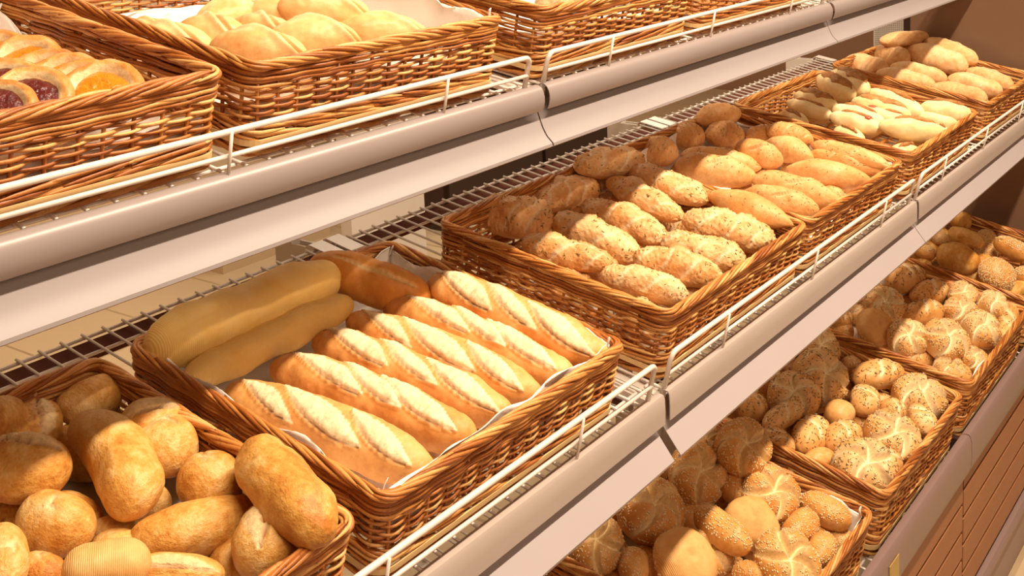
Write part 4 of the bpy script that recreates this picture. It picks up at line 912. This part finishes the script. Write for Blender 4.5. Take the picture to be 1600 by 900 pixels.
 ('kaiser_sesame', 'L', 'L1', (0.3410, 0.2660, 0.090), (-0.306, -0.507, 0.805), 0.096, 0.096, 'sesame star roll facing out below the joint of the strips'),
 ('kaiser_sesame', 'L', 'L1', (0.4098, 0.2870, 0.103), (-0.260, -0.260, 0.930), 0.066, 0.066, 'sesame roll behind the outward-facing star roll, touching the strip'),
 ('kaiser_sesame', 'L', 'L1', (0.4010, 0.2210, 0.131), (-0.324, -0.409, 0.853), 0.092, 0.092, 'brown sesame star roll at the back beside the divider'),
 ('sesame_oval', 'L', 'L1', (0.3920, 0.2215, 0.080), (-0.924, -0.383, 0.000), 0.117, 0.051, 'oval roll wedged between three sesame star rolls'),
 ('kaiser_sesame', 'L', 'L1', (0.3820, 0.1580, 0.085), (-0.245, -0.420, 0.874), 0.094, 0.094, 'large sesame star roll by the right wall'),
 ('sesame_oval', 'L', 'L1', (0.2315, 0.1685, 0.100), (-0.288, -0.958, 0.000), 0.106, 0.049, 'long smooth roll with sesame along one side, lying on the pile'),
 ('underside', 'L', 'L1', (0.3060, 0.1520, 0.080), (-0.260, -0.260, 0.930), 0.083, 0.083, 'roll turned over to show a pale flat base, beside the long smooth roll'),
 ('underside', 'L', 'L1', (0.1440, 0.1810, 0.090), (-0.318, -0.444, 0.838), 0.092, 0.092, 'biggest overturned roll with a dimpled pale base at the bottom edge'),
 ('sesame_oval', 'L', 'L1', (0.0990, 0.2365, 0.075), (-0.884, -0.467, 0.000), 0.059, 0.045, 'small sesame bun between the bottom left star roll and the overturned roll'),
 ('kaiser_sesame', 'L', 'L1', (0.2110, 0.1750, 0.065), (-0.166, -0.350, 0.922), 0.073, 0.073, 'sesame star roll behind the biggest overturned roll'),
 ('sesame_oval', 'L', 'L1', (0.4175, 0.0795, 0.080), (-0.086, -0.996, 0.000), 0.085, 0.048, 'oval sesame roll at the far right wall, topmost there'),
 ('sesame_oval', 'L', 'L1', (0.3500, 0.0920, 0.080), (1.000, -0.020, 0.000), 0.084, 0.045, 'oval roll with a bare pale back, left of the two rolls at the rim'),
 ('sesame_oval', 'L', 'L1', (0.3295, 0.0500, 0.075), (0.996, 0.088, 0.000), 0.072, 0.042, 'small sesame roll leaning on the right rim'),
 ('kaiser_sesame', 'L', 'L1', (0.2460, 0.0710, 0.085), (-0.335, -0.335, 0.881), 0.097, 0.097, 'wide bright sesame roll at the bottom edge near the corner'),
 ('sesame_oval', 'L', 'L1', (0.2015, 0.1065, 0.070), (0.757, -0.653, 0.000), 0.046, 0.045, 'sesame roll just showing at the bottom edge between two wide rolls'),
 ('sesame_oval', 'L', 'L1', (0.4110, 0.0460, 0.045), (0.774, -0.633, 0.000), 0.044, 0.043, 'shaded roll low in the corner beside the paper'),
 ('danish_orange', 'T', 'T1', (-0.5850, 0.2880, 0.050), (-0.498, -0.249, 0.830), 0.079, 0.079, 'orange-filled pastry mostly cut off at the left edge'),
 ('danish_orange', 'T', 'T1', (-0.5790, 0.2420, 0.055), (-0.498, -0.249, 0.830), 0.081, 0.081, 'orange-filled pastry farthest back that is fully seen'),
 ('danish_orange', 'T', 'T1', (-0.5860, 0.1980, 0.055), (-0.498, -0.249, 0.830), 0.074, 0.074, 'orange-filled pastry of which only a sliver of filling shows'),
 ('danish_orange', 'T', 'T1', (-0.5920, 0.1580, 0.060), (-0.498, -0.249, 0.830), 0.077, 0.077, 'orange-filled pastry in the middle of the shingled row'),
 ('danish_orange', 'T', 'T1', (-0.5880, 0.1310, 0.060), (-0.498, -0.249, 0.830), 0.075, 0.075, 'orange-filled pastry almost covered by the last one'),
 ('danish_orange', 'T', 'T1', (-0.5970, 0.0890, 0.070), (-0.396, -0.264, 0.880), 0.080, 0.080, 'last orange-filled pastry, nearest the basket corner'),
 ('danish_cherry', 'T', 'T1', (-0.6430, 0.1720, 0.060), (-0.421, -0.337, 0.842), 0.075, 0.075, 'cherry-filled pastry farthest back'),
 ('danish_cherry', 'T', 'T1', (-0.6490, 0.1200, 0.065), (-0.421, -0.337, 0.842), 0.076, 0.076, 'cherry-filled pastry with the biggest visible dark filling'),
 ('danish_cherry', 'T', 'T1', (-0.7000, 0.0870, 0.075), (-0.421, -0.337, 0.842), 0.065, 0.065, 'cherry-filled pastry at the left edge beside the front rim'),
 ('danish_cherry', 'T', 'T1', (-0.6450, 0.0970, 0.055), (-0.268, -0.358, 0.894), 0.064, 0.064, 'pastry with only its rounded edge showing above the front rim'),
 ('twist', 'T', 'T2', (-0.3015, 0.2550, 0.070), (0.999, 0.048, 0.000), 0.107, 0.047, 'pale twisted bun at the back left, its dome against the wicker'),
 ('twist', 'T', 'T2', (-0.4080, 0.2265, 0.062), (0.553, -0.830, -0.073), 0.093, 0.043, 'pale twisted bun half hidden by the left wall'),
 ('twist', 'T', 'T2', (-0.3630, 0.2155, 0.065), (0.430, -0.903, 0.000), 0.093, 0.049, 'bun with a smooth pale belly second along the left side'),
 ('twist', 'T', 'T2', (-0.3810, 0.1160, 0.072), (0.666, -0.743, -0.064), 0.108, 0.053, 'pale bun with a cracked top at the front left corner'),
 ('twist', 'T', 'T2', (-0.3160, 0.1830, 0.070), (0.186, -0.983, 0.000), 0.099, 0.045, 'bun behind the cracked front one'),
 ('twist', 'T', 'T2', (-0.2530, 0.2160, 0.075), (0.695, -0.719, 0.000), 0.116, 0.047, 'bun in the back row with a long crease'),
 ('twist', 'T', 'T2', (-0.3005, 0.1135, 0.072), (0.797, -0.601, -0.061), 0.110, 0.058, 'large pale bun in the middle of the front row'),
 ('twist', 'T', 'T2', (-0.2255, 0.1775, 0.085), (0.815, -0.569, -0.112), 0.121, 0.055, 'highest golden bun at the back beside the paper'),
 ('twist', 'T', 'T2', (-0.1895, 0.1105, 0.068), (0.797, -0.601, -0.055), 0.123, 0.050, 'bun farthest right in front of the white paper'),
 ('twist', 'T', 'T2', (-0.3775, 0.1675, 0.050), (0.535, -0.845, 0.000), 0.078, 0.034, 'bun of which only a strip shows above the left front corner'),
 ('twist', 'T', 'T2', (-0.3850, 0.3010, 0.055), (0.682, -0.731, 0.000), 0.058, 0.031, 'bun of which only a small top shows beyond the left wall'),
 ('crumble', 'T', 'T3', (0.1705, 0.0865, 0.075), (0.966, -0.257, 0.000), 0.105, 0.048, 'crumble-topped bun just showing at the top edge'),
 ('crumble', 'T', 'T3', (0.2820, 0.0950, 0.075), (0.976, -0.217, 0.000), 0.101, 0.058, 'crumble-topped bun above the top edge, behind the first one'),
]
for row in BREADS: place(*row)

# the lower layer of the piles, glimpsed through the gaps only
LOW = {'E': ('topped', 'roll of the lower layer under the whitish topped rolls, seen only through gaps'), 'F': ('ciabatta', 'loaf of the lower layer under the floury loaves, seen only through gaps'),
       'A': ('roll', 'hidden lower roll of the nearest basket, glimpsed through gaps'), 'D': ('grain_roll', 'roll of the lower layer among the tapered seeded rolls, seen only through gaps'),
       'C': ('braid', 'roll of the lower layer under the braided rolls, seen only through gaps'),
       'L1': ('sesame_oval', 'roll of the lower layer under the sesame rolls, seen only through gaps'), 'L2': ('caraway_oval', 'roll of the lower layer in the second lowest basket, seen only through gaps'),
       'L3': ('caraway_oval', 'roll of the lower layer in the third lowest basket, seen only through gaps'), 'L4': ('roll', 'roll of the lower layer in the farthest lowest basket, seen only through gaps')}
for bk, (kd, lb) in LOW.items():
    sh, xa, xb, _, _ = BASKETS[bk]; rg = random.Random(bk); nx, ny = (5, 4) if bk in ('A', 'L1', 'L2', 'L3') else (4, 3)
    for i in range(nx):
        for j in range(ny):
            a = rg.uniform(0, PI); place(kd, sh, bk, (xa + 0.065 + (xb-xa-0.13)*i/(nx-1) + rg.uniform(-.008, .008), BF + 0.065 + 0.245*j/(ny-1) + rg.uniform(-.008, .008), 0.043), (math.cos(a)*.6, math.sin(a), 0), 0.082, 0.046, lb)
